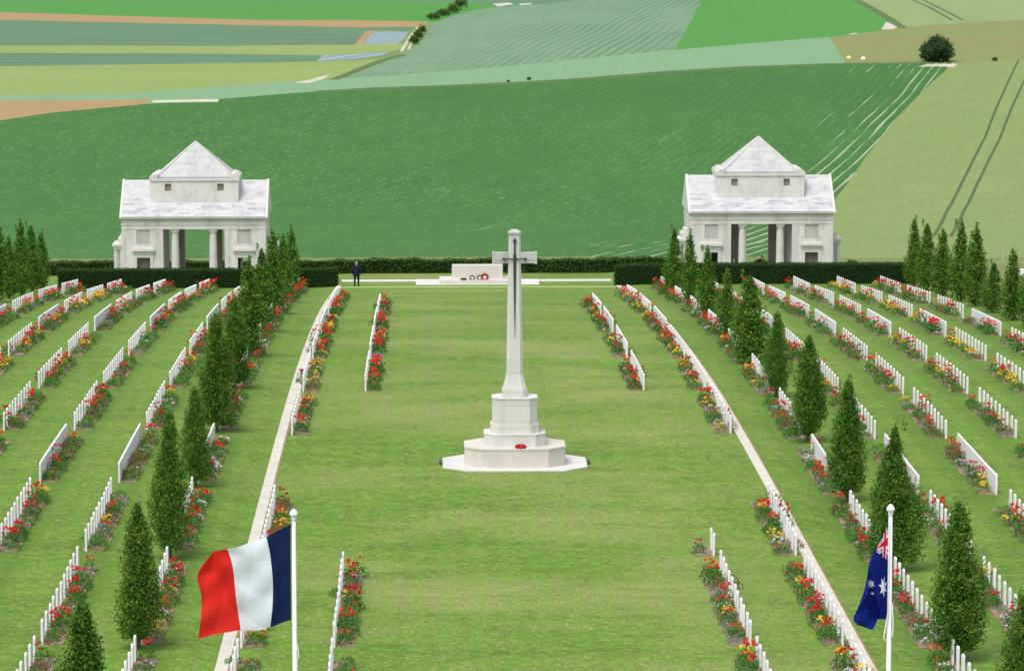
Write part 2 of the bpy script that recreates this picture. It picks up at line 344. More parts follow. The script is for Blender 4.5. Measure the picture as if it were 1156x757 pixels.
FIELDS = [
  ('wheel_track', [(49.91,386.94),(59.46,445.17),(68.25,493.13),(76.47,536.45),(83.25,571),(92.75,621.97),(103.77,679.7),(116.45,745.55),(116.9,745.47),(104.21,679.62),(93.19,621.88),(83.69,570.92),(76.91,536.37),(68.69,493.05),(59.9,445.09),(50.36,386.87)]),
  ('wheel_track', [(51.29,384.04),(61.51,445.1),(70.41,493.08),(78.46,534.93),(84.76,566.35),(94.33,616.62),(105.37,673.21),(119.7,745.49),(120.15,745.41),(105.81,673.13),(94.77,616.53),(85.2,566.27),(78.9,534.85),(70.85,493),(61.96,445.02),(51.74,383.97)]),
  ('wheel_track', [(136.93,1069.6),(134.18,1007.33),(131.38,960.97),(128.91,923.91),(128.01,923.97),(130.49,961.03),(133.28,1007.38),(136.03,1069.63)]),
  ('wheel_track', [(140.03,1069.53),(136.61,1007.28),(133.94,960.92),(131.59,923.86),(130.69,923.91),(133.04,960.97),(135.71,1007.33),(139.13,1069.58)]),
  ('chalk_track', [(-9.6,773.54),(-8.82,803.2),(-7.82,842.94),(-6.49,882.68),(-5.89,882.66),(-7.17,842.92),(-8.12,803.19),(-8.85,773.52)]),
  ('chalk_track', [(-8.08,781.85),(-7.59,803.18),(-6.9,834.56),(-5.94,860.18),(-5.49,860.16),(-6.4,834.54),(-7.04,803.17),(-7.48,781.84)]),
  ('chalk_soil', [(-51.6,640.6),(-45.1,642),(-40.2,642.7),(-40,636.9),(-46.2,635.9),(-51.2,635.3)]),
  ('chalk_soil', [(-28.7,679.3),(-25.7,688),(-23.9,695.7),(-22.4,701.4),(-23.1,690.1),(-25.4,680.3)]),
  ('chalk_soil', [(104.5,874.6),(110.5,914.4),(110.6,904.7),(109.8,886),(107.7,876.8)]),
  ('chalk_soil', [(93.4,725.6),(96.6,733.7),(102.6,734.6),(100.4,724.2),(97.8,726.8)]),
  ('chalk_soil', [(94,851.6),(96.4,857.7),(96.5,854.6),(94.2,849)]),
  ('chalk_soil', [(14.5,1031.2),(19.4,1040.4),(20.4,1028),(15.6,1012.9)]),
  ('chalk_soil', [(21.7,1031.1),(25.6,1037.2),(25.3,1027.9),(22.2,1021.9)]),
  ('weedy_verge', [(-24.37,660.99),(-13.25,669.11),(1.27,677.47),(14.53,688.03),(24.84,695.76),(40.87,712.75),(58.93,727.59),(78.03,736.98),(96.33,739.45),(96.86,735.49),(79.23,733.17),(61.12,724.24),(43.6,709.82),(27.57,692.85),(16.98,684.87),(3.53,674.17),(-11.09,665.75),(-22.01,657.76)]),
  ('weedy_verge', [(121.46,1069.88),(118.22,995.69),(114.72,929.28),(111.7,881.26),(109.2,881.42),(112.22,929.42),(115.72,995.81),(118.97,1069.99)]),
  ('weedy_verge', [(-22.2,688.04),(-18.87,708.47),(-14.22,738.73),(-10.01,762.56),(-7.55,762.12),(-11.92,738.35),(-16.74,708.13),(-20.23,687.71)]),
  ('rough_grass', [(-140,304.5),(-60,304.5),(0,304.8),(20,304.5),(31.3,303.5),(45,303.5),(140,303.5),(140,310),(46,315),(34,314.5),(20,321),(0,322),(-30,320),(-140,320)]),
  ('crop_field', [(-136,464.8),(-110.3,531.8),(-90.3,568.2),(-73.6,600.8),(-66.4,615.8),(-52.1,632.5),(-40.5,642.7),(-23.2,660.4),(-12.2,668.5),(2.4,676.9),(15.8,687.8),(26.3,695.4),(42.3,712.7),(60.2,727.5),(78.8,736.4),(103.2,738.7),(101,730.7),(89.7,679.9),(73.4,603.2),(60.1,533.8),(49.5,473.6),(38.2,398.2),(25.3,289),(0,300),(-150,300)]),
  ('wheat_field', [(103.2,738.7),(118.2,748.4),(167.2,769),(316.4,766.1),(200,300),(28,300),(38.2,398.2),(49.5,473.6),(60.1,533.8),(73.4,603.2),(89.7,679.9),(101,730.7)]),
  ('meadow', [(88,837.6),(105.3,872.3),(110.8,885.9),(132.6,913.9),(144.1,923.6),(210.4,964.9),(434.5,1050.9),(316.4,766.1),(167.2,769),(118.2,748.4),(103.2,738.7),(80.4,736.7)]),
  ('wheat_field_far', [(124.1,1134.4),(120.2,1069.9),(117,995.7),(110.8,885.9),(132.6,913.9),(144.1,923.6),(210.4,964.9),(434.5,1050.9),(629.1,1520.3),(131.4,1345)]),
  ('young_wheat_field', [(89.5,1190.3),(75.4,1058.1),(49.1,783.1),(70.4,813.8),(88,837.6),(105.3,872.3),(110.8,885.9),(117,995.7),(120.2,1069.9),(124.1,1134.4)]),
  ('cabbage_field', [(89.5,1190.3),(75.4,1058.1),(49.1,783.1),(24.7,747.2),(5.5,717.9),(-20.8,690.1),(-17.9,715.5),(-13.5,741.3),(-8.8,768.7),(-5.6,803.1),(-3.6,860.1),(-2.1,905.8),(2,940.7),(7.4,973.4),(14,1006.9),(30.5,1034),(53.7,1096.7)]),
  ('rye_field', [(-187.8,649.2),(-79.4,651.3),(-56.2,654.9),(-42.1,671.1),(-27.2,684.7),(-20.8,689.6),(5.5,717.9),(24.7,747.2),(49.1,783.1),(70.4,813.8),(88,837.6),(80.4,736.7),(78.8,736.4),(60.2,727.5),(42.3,712.7),(26.3,695.4),(15.8,687.8),(2.4,676.9),(-12.2,668.5),(-23.2,660.4),(-40.5,642.7),(-52.1,632.5),(-52.1,641.9),(-78,639.5),(-183.5,633.9)]),
  ('ploughed_field', [(-183.5,633.9),(-78,639.5),(-52.1,641.9),(-52.1,632.5),(-66.4,615.8),(-73.6,600.8),(-90.3,568.2),(-110.3,531.8),(-136,464.8)]),
  ('fallow_field', [(-206,713.9),(-87.7,724.2),(-36,733.6),(-18.4,740),(-13.2,746.9),(-8.8,768.7),(-13.5,741.3),(-17.9,715.5),(-20.8,690.1),(-27.2,684.7),(-42.1,671.1),(-56.2,654.9),(-79.4,651.3),(-187.8,649.2)]),
  ('netted_crop', [(-25.9,738.8),(-25.3,756),(-18.9,761.9),(-10.9,774.8),(-13.3,755.7),(-18.5,744.2)]),
  ('bean_field', [(-219.7,762.7),(-92.6,766.5),(-59.5,765.9),(-25.5,756),(-25.9,738.8),(-36,733.6),(-87.7,724.2),(-206,713.9)]),
  ('fallow_field', [(-227.1,789),(-95.9,795.1),(-48.1,792.4),(-17.7,797.1),(-8.1,806.9),(-9.5,781.9),(-10.9,774.8),(-25.3,757.5),(-59.5,765.9),(-92.6,766.5),(-219.7,762.7)]),
  ('ploughed_field', [(-19.4,797.1),(-18.8,829.8),(-18.1,857.2),(-15.9,863.7),(-16.5,846.4),(-17.6,825.7),(-17.4,796)]),
  ('netted_crop', [(-17.2,796),(-17.4,825.7),(-15.8,855),(-8.2,862.4),(-9,826.4),(-10.4,802.5)]),
  ('bean_field', [(-262.5,914.7),(-110.2,918.9),(-64.6,896.6),(-19.1,877.3),(-8.5,882.7),(-6.4,887.3),(-6,873.6),(-8.2,862.4),(-15.9,863.7),(-18.1,857.2),(-18.8,829.8),(-19.4,797.1),(-48.1,792.4),(-95.9,795.1),(-227.1,789)]),
  ('ploughed_field', [(-290.1,1013),(-115.3,963.3),(-78.7,938.5),(-43.9,915.1),(-3.4,913.1),(-5.1,887.2),(-19.1,877.3),(-64.6,896.6),(-110.2,918.9),(-268.1,934.7)]),
  ('young_wheat_field', [(-314.7,1100.1),(-124.5,1043.1),(-49.4,1039.8),(14.6,1037.4),(14,1006.9),(7.4,973.4),(2,940.7),(-2.1,905.8),(-3.4,913.1),(-43.9,915.1),(-78.7,938.5),(-115.3,963.3),(-290.1,1013)]),
  ('bean_field', [(-357.7,1253.2),(-133.7,1122.5),(16.9,1110.1),(53.7,1096.7),(30.5,1034),(14,1006.9),(14.6,1037.4),(-49.4,1039.8),(-124.5,1043.1),(-314.7,1100.1)]),
]
EXPO = 0.47
# ------------------------------------------------------------------ ground: one sheet cut along the field edges
def build_ground():
    pts = []; idx = {}; edges = []
    def add(x, y):
        k = (round(x,3), round(y,3))
        if k not in idx: idx[k] = len(pts); pts.append(Vector(k))
        return idx[k]
    def seg(a, b, step):
        L = math.hypot(b[0]-a[0], b[1]-a[1]); n = max(1, int(L/step)); prev = add(*a)
        for i in range(1, n+1):
            q = add(a[0]+(b[0]-a[0])*i/n, a[1]+(b[1]-a[1])*i/n)
            if q != prev: edges.append((prev, q))
            prev = q
    polys = list(FIELDS)
    LAWN_POLY = [(-33,40),(31.4,40),(31.4,303.5),(31.3,303.5),(20,304.5),(0,304.8),(-33,304.5)]
    for nm, P in polys:
        for i in range(len(P)): seg(P[i], P[(i+1)%len(P)], 6 if P[0][1] < 320 else 14)
    seg((31.4,40),(31.4,303.5),3); seg((-33,40),(-33,304.5),3)
    ys = list(np.arange(60, 304, 2.0)); xs = list(np.arange(-33, 32, 2.0))+[9.9,10.9,11.9,-9.9,-10.9,-11.9]
    for y in ys:
        for x in xs: add(x+.013, y)
    for y in list(np.arange(306, 460, 8.0)):
        for x in np.arange(-160, 220, 12.0): add(x+y*.01, y)
    for y in list(np.arange(460, 1100, 18.0)):
        for x in np.arange(-320, 420, 24.0): add(x+y*.01, y)
    for y in list(np.arange(60, 304, 12.0)):
        for x in list(np.arange(-160, -34, 12.0))+list(np.arange(34, 200, 12.0)): add(x, y)
    for y in (-400,-200,-60,0,30,1200,1400,1700,2100,2600,3300,4200):
        for x in (-3500,-2500,-1700,-1100,-700,-400,-200,-80,0,80,200,400,700,1100,1700,2500,3500): add(x, y)
    r = geometry.delaunay_2d_cdt(pts, edges, [], 0, 1e-4)
    V2, F2 = r[0], r[2]
    def inside(P, x, y):
        c = False; j = len(P)-1
        for i in range(len(P)):
            xi,yi = P[i]; xj,yj = P[j]
            if (yi > y) != (yj > y) and x < (xj-xi)*(y-yi)/(yj-yi)+xi: c = not c
            j = i
        return c
    bb = [(nm, P, min(p[0] for p in P), max(p[0] for p in P), min(p[1] for p in P), max(p[1] for p in P)) for nm, P in polys]
    groups = {}
    for f in F2:
        x = sum(V2[i][0] for i in f)/3; y = sum(V2[i][1] for i in f)/3; k = None
        for nm, P, a, b, c, d in bb:
            if a <= x <= b and c <= y <= d and inside(P, x, y): k = nm; break
        if k is None:
            if y < 304.6: k = 'lawn' if -33 < x < 31.4 else 'rough_grass'
            else: k = 'open_field'
        groups.setdefault(k, []).append(f)
    for k, fs in groups.items():
        used = {}; V = []; F = []
        for f in fs:
            g = []
            for i in f:
                if i not in used:
                    used[i] = len(V); x, y = V2[i]; V.append((x, y, gz(x, y)))
                g.append(used[i])
            if (V[g[1]][0]-V[g[0]][0])*(V[g[2]][1]-V[g[0]][1])-(V[g[1]][1]-V[g[0]][1])*(V[g[2]][0]-V[g[0]][0]) < 0: g.reverse()
            F.append(g)
        o = meshobj(k.replace('_far',''), pymesh(k, V, F, [M[k]], smooth=True)); tag(o, kind="structure")
build_ground()
def ribbon(mb, x0, x1, y0, y1, h, step=2.0, wob=0.0, thick=.0, mi=0):
    """a strip lying on the lawn between x0..x1 and y0..y1, h above it"""
    n = max(1, int(round((y1-y0)/step))); V = []; F = []
    for i in range(n+1):
        y = y0+(y1-y0)*i/n; a = random.uniform(-wob,wob); b = random.uniform(-wob,wob)
        za, zb = gz(x0,y), gz(x1,y)
        V += [(x0+a,y,za-.06),(x0+a,y,za+h),(x1+b,y,zb+h),(x1+b,y,zb-.06)]
    for i in range(n):
        k = 4*i
        for j in range(3): F.append((k+j,k+4+j,k+5+j,k+1+j)[::-1])
    F.append((0,1,2,3)[::-1]); F.append((4*n,4*n+1,4*n+2,4*n+3)); mb.add(V, F, mi)
PXL, PXR = -9.88, 9.97
for px in (PXL, PXR):
    b = MB(); ribbon(b, px-.2, px+.2, 40, 259.6, .03); tag(b.build('stone_path', M['path']), kind='structure')
    b = MB(); ribbon(b, px+.205, px+.27, 40, 257, .012, wob=.01); tag(b.build('path_edge', M['edge']), kind='structure')
# terrace step and lawn edge behind the rows
b = MB(); b.box(-9.9, 9.9, 267.6, 268.7, Z0(268.2)-.2, Z0(268.2)+.08); tag(b.build('terrace_kerb', M['limestone']), kind='structure')
b = MB(); b.box(-9.6, 9.6, 256.2, 256.9, Z0(256.6)-.2, Z0(256.6)+.05); tag(b.build('lawn_edge_path', M['edgegrass'] if 'edgegrass' in M else plain('pale_cut_grass', (.30,.40,.14,1), .95, .1)), kind='structure')
# ------------------------------------------------------------------ headstones and flower beds
def headstone_mesh():
    w, h, t = .165, .81, .036; prof = [(-w,-.12),(w,-.12),(w,h-.055)]
    for i in range(1,8):
        a = i/8; prof.append((w-2*w*a, h-.055+.055*math.sin(math.pi*a)))
    prof.append((-w,h-.055))
    n = len(prof); V = []; e = .008
    ring = [(-t,1.0),(-t+e,0),(t-e,0),(t,1.0)]
    for x in (-t, t):
        V += [(x,y,z) for y,z in prof]
    F = [tuple(range(n)), tuple(range(n,2*n))[::-1]]+[(i,i+n,(i+1)%n+n,(i+1)%n) for i in range(n)]
    me = pymesh('headstone', V, F, [M['headstone']]); 
    bm = bmesh.new(); bm.from_mesh(me); bmesh.ops.recalc_face_normals(bm, faces=bm.faces); bmesh.ops.bevel(bm, geom=[e for e in bm.edges], offset=.006, segments=1, affect='EDGES'); bm.to_mesh(me); bm.free()
    return me
HS = headstone_mesh()
ROWX = [6.5, 9.42, 12.57, 15.67, 18.77, 21.82, 24.87, 27.9]
RNAME = ['innermost row','path row','tree row','second lawn row','third lawn row','fourth lawn row','fifth lawn row','outermost row']
SIDE = {-1:'tricolour flag side', 1:'starred flag side'}
BL = {k: 142.2+14.4*k for k in range(-3, 8)}      # near end of every block of graves; k=0 is beside the cross
BL[-2] = 113.4; BL[-3] = 99.3; BL[-1] = 128.3
BLOCKS = []
for side in (-1, 1):
    for ri, rx in enumerate(ROWX):
        for k in range(-3, 8):
            if ri == 0 and k not in (5,4,3,2,-1,-2,-3): continue
            if ri == 0 and k == -1 and side < 0: continue
            if ri == 1 and k in (0, 7): continue
            BLOCKS.append((side, ri, k))
stones = []; blocks = {}
for side, ri, k in BLOCKS:
    X = side*ROWX[ri]+(.12 if side > 0 else 0); Yn = BL[k]+.2; solid = k in (0, 4)
    if solid: ys = [Yn+.19+i*.384 for i in range(28)]
    else:
        n = 11 if k < 0 else 10; ys = [Yn+i*(10.45 if k >= -1 else 11.6)/(n-1)+random.uniform(-.035,.035) for i in range(n)]
    if ri == 0 and k == -1: ys = [ys[0], ys[1]]
    if ri == 0 and k == -1: pass
    vis = []
    for y in ys:
        px, py = proj(X, y, gz(X,y)+.4)
        if -8 < px < 1164 and py < 772: vis.append(y)
    if vis: blocks[(side,ri,k)] = (X, vis, solid, ys)
rowblocks = {}
for (s,ri,k) in blocks: rowblocks.setdefault((s,ri), []).append(k)
for v in rowblocks.values(): v.sort()
for (s,ri,k), (X, vis, solid, ys) in blocks.items():
    bn = rowblocks[(s,ri)].index(k)+1
    for i, y in enumerate(vis):
        az = abs((X-CAMX)/y-0); side_w = .38*az; area = ((0 if solid and i else .092)+side_w)*.81/(y*y)
        if not solid: area *= 1.0
        stones.append((area, s, ri, bn, i+1, X, y, solid))
stones.sort(key=lambda t: -t[0])
def ordi(i): return ORD[i] if i < len(ORD) else str(i)+'th'
for n, (area, s, ri, bn, i, X, y, solid) in enumerate(stones[:298]):
    o = meshobj('headstone', HS, None, (X+random.uniform(-.008,.008), y, gz(X,y))); o.rotation_euler = (random.uniform(-.012,.012), random.uniform(-.015,.015), random.uniform(-.03,.03))
    o.scale = (1, 1.16 if solid else 1, random.uniform(.985,1.015))
    tag(o, 'white headstone, %s from flagpole end of %s block, %s, %s' % (ordi(i), ordi(bn), RNAME[ri], SIDE[s]), 'headstone', 'headstones in long rows on the lawn')
b = MB(); hv = [tuple(v.co) for v in HS.vertices]; hf = [tuple(p.vertices) for p in HS.polygons]
for (area, s, ri, bn, i, X, y, solid) in stones[298:]:
    z = gz(X,y); ky = 1.16 if solid else 1.0; b.add([(X+v[0],y+v[1]*ky,z+v[2]) for v in hv], hf)
o = b.build('headstones', M['headstone']); tag(o, 'mass of small white headstones in farther rows and close-set walls', 'headstones', kind='stuff')
# beds of earth in front of the stones
b = MB()
for (s,ri,k), (X, vis, solid, ys) in blocks.items():
    xa, xb = (X-.66, X+.12) if s > 0 else (X-.12, X+.66)
    ribbon(b, xa, xb, min(ys)-.12, max(ys)+.3, .035, step=.45, wob=.07)
tag(b.build('soil', M['soil']), kind='structure')

def dome(n, r, h, z0=.03, flat=1.0, rng=RNG, shell=.55):
    d = rng.normal(size=(n,3)); d[:,2] = np.abs(d[:,2])*flat; d /= np.linalg.norm(d,axis=1)[:,None]
    q = shell+(1-shell)*rng.random(n)**.7; d *= q[:,None]
    lump = 1+.18*np.sin(d[:,0]*9+rng.random()*6)*np.cos(d[:,1]*8+rng.random()*6)
    return np.stack([d[:,0]*r*lump, d[:,1]*r*lump, z0+d[:,2]*h], 1)
def heads(n, r, h, head, per, size, rng=RNG, up=.5, lo=.55):
    """flower heads: n clusters of petals on the top and sides of a dome"""
    C = []
    for i in range(n):
        a = rng.random()*2*math.pi; e = lo+(1-lo)*rng.random(); rr = math.sqrt(max(0,1-e*e*.9))*(.75+.35*rng.random())
        c = np.array([math.cos(a)*rr*r, math.sin(a)*rr*r, .05+e*h*(1+.12*rng.random())])
        C.append(c+rng.normal(size=(per,3))*head*np.array([.5,.5,.32]))
    return quads(np.concatenate(C), rng.uniform(size*.7,size*1.3,n*per), .85, up, rng)
KINDS = {
 # name: (label words, leaf material, radius, height, leaf size, aspect, petals, flower material choices, group)
 'rose_bush':  ('red rose bush', 'roseleaf', .36,.50,.075,.6),
 'bronze_bush': ('bronze leaved bush', 'bronzeleaf', .36,.42,.07,.6),
 'perennial_plant':  ('leafy green perennial', 'greenleaf', .34,.30,.12,.22),
 'marigold_plant':   ('yellow flowered plant', 'limeleaf', .34,.34,.07,.5),
 'lavender_bush':   ('silver foliage mound', 'greyleaf', .32,.24,.07,.35),
 'pansy_plant': ('white flowered clump', 'greenleaf', .32,.24,.06,.6),
}
def plant_meshes(kind, hi, seed):
    rng = np.random.default_rng(seed); w, lm, r, h, ls, asp = KINDS[kind]
    r *= rng.uniform(.85,1.2); h *= rng.uniform(.85,1.2)
    n = 230 if hi else 90; k = 1.0 if hi else 1.5
    P = dome(n, r, h, rng=rng); leaf = quads(P, rng.uniform(ls*.7,ls*1.3,n)*k, asp, .3, rng)
    q = 1.0 if hi else .55; kk = 1.0 if hi else 1.35
    fl = None
    if kind == 'rose_bush': fm = ['red','red','crimson','red','crimson','red','coral','red'][seed%8]; fl = (heads(rng.integers(4,10) if hi else rng.integers(3,7), r*.92, h*1.18, .068, int(19*q), .060*kk, rng, lo=.72), fm)
    elif kind == 'bronze_bush': fl = (heads(2, r, h*1.05, .05, int(9*q), .05*kk, rng), 'coral' if seed%2 else 'crimson')
    elif kind == 'perennial_plant' and seed%4 == 0: fl = (heads(3, r, h*1.1, .05, int(8*q), .05*kk, rng), 'red')
    elif kind == 'marigold_plant': fl = (heads(9, r, h*1.1, .06, int(13*q), .055*kk, rng), ['yellow','orange','yellow'][seed%3])
    elif kind == 'lavender_bush' and seed%2: fl = (heads(5, r, h*1.1, .05, int(9*q), .04*kk, rng), 'mauve')
    elif kind == 'pansy_plant': fl = (heads(8, r, h*1.05, .06, int(12*q), .05*kk, rng, lo=.3), 'whitep' if seed%3 else 'mauve')
    me = quadmesh(kind, [(leaf, M[lm])]); fme = quadmesh('blossoms', [(fl[0], M[fl[1]])]) if fl is not None else None
    return me, fme
LIB = {(k, hi): [plant_meshes(k, hi, s+17*hi) for s in range(8)] for k in KINDS for hi in (True, False)}
plants = []
for (s,ri,k), (X, vis, solid, ys) in blocks.items():
    y0, y1 = min(ys)+.15, max(ys)+.1; rs = random.Random(s*1000+ri*50+k+7)
    y = y0+rs.uniform(0,.3); num = 0
    yel = .15 if ri == 1 else .32 if ri == 6 else .03
    wht = .22 if ri == 2 else .06
    bn = rowblocks[(s,ri)].index(k)+1; prev = None
    while y < y1:
        u = rs.random()
        if u < yel: kd = 'marigold_plant'
        elif u < yel+wht: kd = 'pansy_plant'
        elif u < yel+wht+.31*(1-yel-wht): kd = 'rose_bush'
        elif u < yel+wht+.44*(1-yel-wht): kd = 'bronze_bush'
        elif u < yel+wht+.84*(1-yel-wht): kd = 'perennial_plant'
        else: kd = 'lavender_bush'
        if prev != 'rose_bush' and rs.random() < .06 and kd != 'marigold_plant': kd = 'rose_bush'
        prev = kd
        num += 1; off = .40+rs.uniform(-.12,.10)
        if rs.random() < .08: off = -.12
        px, py = proj(X-s*off, y, gz(X,y)+.2)
        scl = rs.uniform(.78,1.18)*(.85 if kd in ('lavender_bush','pansy_plant') else 1)
        if -6 < px < 1162 and py < 768: plants.append((kd, s, ri, bn, num, X-s*off, y, scl, rs.randrange(8), rs.uniform(0,6.28)))
        y += rs.uniform(.52,.86)*(.9 if kd == 'rose_bush' else .8)
plants.sort(key=lambda t: t[6])
cnt = {}; mass = {}
for kd, s, ri, bn, num, X, y, scl, v, rz in plants:
    cnt[kd] = cnt.get(kd,0)+1; z = gz(X,y)+.02
    if cnt[kd] > 290: mass.setdefault(kd, []).append((X,y,z,scl,v,rz)); continue
    hi = y < 172; me, fme = LIB[(kd,hi)][v]
    o = meshobj(kd, me, None, (X,y,z)); o.rotation_euler = (0,0,rz); o.scale = (scl,)*3
    tag(o, '%s, %s from flagpoles in %s bed, %s, %s' % (KINDS[kd][0], ordi(num), ordi(bn), RNAME[ri], SIDE[s]), kd.replace('_',' '), 'flowering plants in the beds before the headstones')
    if fme: meshobj('blossoms', fme, o)
for kd, L in mass.items():
    lv = []; fl = {}
    for X,y,z,scl,v,rz in L:
        me, fme = LIB[(kd,False)][v]; c, sn = math.cos(rz), math.sin(rz)
        for mm, isf in ((me,0),(fme,1)):
            if mm is None: continue
            a = np.empty(len(mm.vertices)*3); mm.vertices.foreach_get('co', a); a = a.reshape(-1,3)*scl
            w = np.stack([a[:,0]*c-a[:,1]*sn+X, a[:,0]*sn+a[:,1]*c+y, a[:,2]+z], 1)
            (fl.setdefault(mm.materials[0].name, [mm.materials[0],[]])[1] if isf else lv).append(w)
    me = quadmesh(kd+'_mass', [(np.concatenate(lv), M[KINDS[kd][1]])]+[(np.concatenate(a), m) for m,a in fl.values()])
    o = meshobj('rose_bushes' if kd == 'rose_bush' else kd+'_bushes', me); tag(o, 'farther red rose bushes merging into ribbons along the distant rows', 'rose bushes', kind='stuff')
print('stones', len(stones), 'plants', {k: v for k,v in cnt.items()})

# ------------------------------------------------------------------ trees
def crown_mesh(name, hi, seed, H=5.0, R=.92, z0=.36, leafm='treeleaf'):
    rng = np.random.default_rng(seed); ncl = 330 if hi else 120; per = 78 if hi else 48
    T = [0,.06,.15,.3,.45,.6,.75,.88,1.0]; sh = rng.uniform(.72,1.35); W = [.42]+[ (1-max(0,(t_-.22)/.80)**(1.15*sh))*min(1,.62+t_*2.4) for t_ in T[1:-1]]+[.06]
    C = []; tot = 24000 if hi else 5200; nl = 26; lobes = []
    for i in range(nl):
        t = ((i+.3)/nl)**.95*.93; wr = np.interp(t, T, W)*R; a = i*2.39996+rng.normal()*.5
        rl = (.34*wr+.09)*rng.uniform(.6,1.6); rc = max(0, wr-rl*.9)*rng.uniform(.7,1.2)
        lobes.append((np.array([math.cos(a)*rc, math.sin(a)*rc, z0+.12+t*(H-z0-.35)]), rl, rl*rng.uniform(1.4,2.3)))
    for i in range(9):
        t = i/9; wr = np.interp(t, T, W)*R; lobes.append((np.array([0,0,z0+.2+t*(H-z0-.6)]), wr*.55+.05, .42))
    vol = np.array([l[1]*l[2]+.03 for l in lobes]); vol /= vol.sum()
    for (c, rl, hl), v in zip(lobes, vol):
        n = int(tot*v); d = rng.normal(size=(n,3)); d /= np.linalg.norm(d,axis=1)[:,None]
        d *= (.55+.5*rng.random(n)**.6)[:,None]*(1+.16*np.sin(d[:,0]*11+d[:,2]*7))[:,None]
        P = d*np.array([rl,rl,hl]); P[:,2] += np.abs(P[:,2])*.15
        C.append(c+P)
    # leader shoots
    for j in range(4):
        a = rng.random()*6.28; rr = R*.12*j; n = 26
        C.append(np.stack([math.cos(a)*rr+rng.normal(size=n)*.035, math.sin(a)*rr+rng.normal(size=n)*.035, z0+(H-z0)*rng.uniform(.80,.93)+rng.random(n)*.45-.1], 1))
    C = np.concatenate(C); C = C[C[:,2] > min(.3, z0)]
    s = (.072 if hi else .13); return quadmesh(name, [(quads(C, rng.uniform(s*.7,s*1.35,len(C)), .62, .25, rng), M[leafm])])
def trunk_mesh(seed, H=5.0):
    rs = random.Random(seed); b = MB()
    b.tube([(0,0,-.1),(.01,.01,.5),(.03,-.02,1.6),(0,.02,3.0),(.01,0,H*.92)], [.075,.06,.05,.035,.01], 8)
    for i in range(16):
        z = .45+i*.22; a = i*2.4+rs.random(); r = .38*(1-i/22)
        b.tube([(0,0,z),(math.cos(a)*r*.6,math.sin(a)*r*.6,z+.35),(math.cos(a)*r,math.sin(a)*r,z+.95)], [.022,.015,.006], 5)
    return b.mesh('trunk', M['bark'])
CR_HI = [crown_mesh('crown', True, 100+i, R=[.93,.84,1.0,.88,.8,.95][i]) for i in range(6)]
CR_LO = [crown_mesh('crown', False, 200+i, z0=.12, R=[.92,.86,.98,.84][i]) for i in range(4)]
TR = [trunk_mesh(i) for i in range(3)]
def tree(X, Y, H, Wd, label, i, group):
    hi = Y < 176; me = CR_HI[i%6] if hi else CR_LO[i%4]
    t = empty('columnar_tree', (X,Y,gz(X,Y)), i*1.7); k = H/5.0; w = Wd/1.7*1.08
    tag(t, label, 'tree', group)
    c = meshobj('crown', me, t); w *= 1.0 if hi else 1.12; c.scale = (w,w,k); c.rotation_euler = (0, 0, 0)
    tr = meshobj('trunk', TR[i%3], t); tr.scale = (1,1,k)
TREES_R = [(98.6,5.0,1.7),(111.6,5.3,1.85),(126.6,5.6,1.75),(140.9,5.2,1.7),(155.8,5.0,1.75),(170.2,4.2,1.35),(184.5,4.9,1.75),(198.8,4.0,1.15),(213.2,4.5,1.25),(227.4,4.9,1.1),(242.0,4.9,1.25)]
TREES_L = [(98.0,5.7,2.0),(112.8,5.0,1.6),(126.9,5.5,1.45),(141.2,4.2,1.2),(156,5.4,1.75),(170.3,4.7,1.6),(184.6,5.2,1.55),(198.9,5.0,1.3),(213.3,5.1,1.5),(227.5,4.4,1.25),(242.0,4.7,1.2)]
for s, L in ((1,TREES_R),(-1,TREES_L)):
    nn = 0
    for i,(Y,H,Wd) in enumerate(L):
        if i == 0 and s < 0: Y = 94.6
        nn += 1
        tree(s*12.6+(.2 if s > 0 else 0)+(.08 if s > 0 and Y < 120 else 0), Y, H, Wd, 'dense columnar green tree, %s from flagpoles in the tree row, %s' % (ordi(nn), SIDE[s]), i+(3 if s < 0 else 0), 'columnar trees standing between the grave rows')
for s, L in ((1,[(255.6,5.0,1.05),(249,5.0,1.15),(241.3,4.6,1.2),(233,5.4,1.25),(226.6,5.3,1.25),(219.4,3.3,1.05),(212,4.3,1.15),(205.5,4.6,1.2)]),(-1,[(256,4.3,1.0),(249.5,5.0,1.1),(243,5.2,1.15),(236,4.2,1.1),(229,5.9,1.35),(222,5.3,1.3)])):
    for i,(Y,H,Wd) in enumerate(L):
        tree(s*30.6, Y, H, Wd*1.22, 'slim columnar tree, %s from hedge in the outer boundary line, %s' % (ordi(i+1), SIDE[s]), i+5, 'slim trees along the outer boundary')
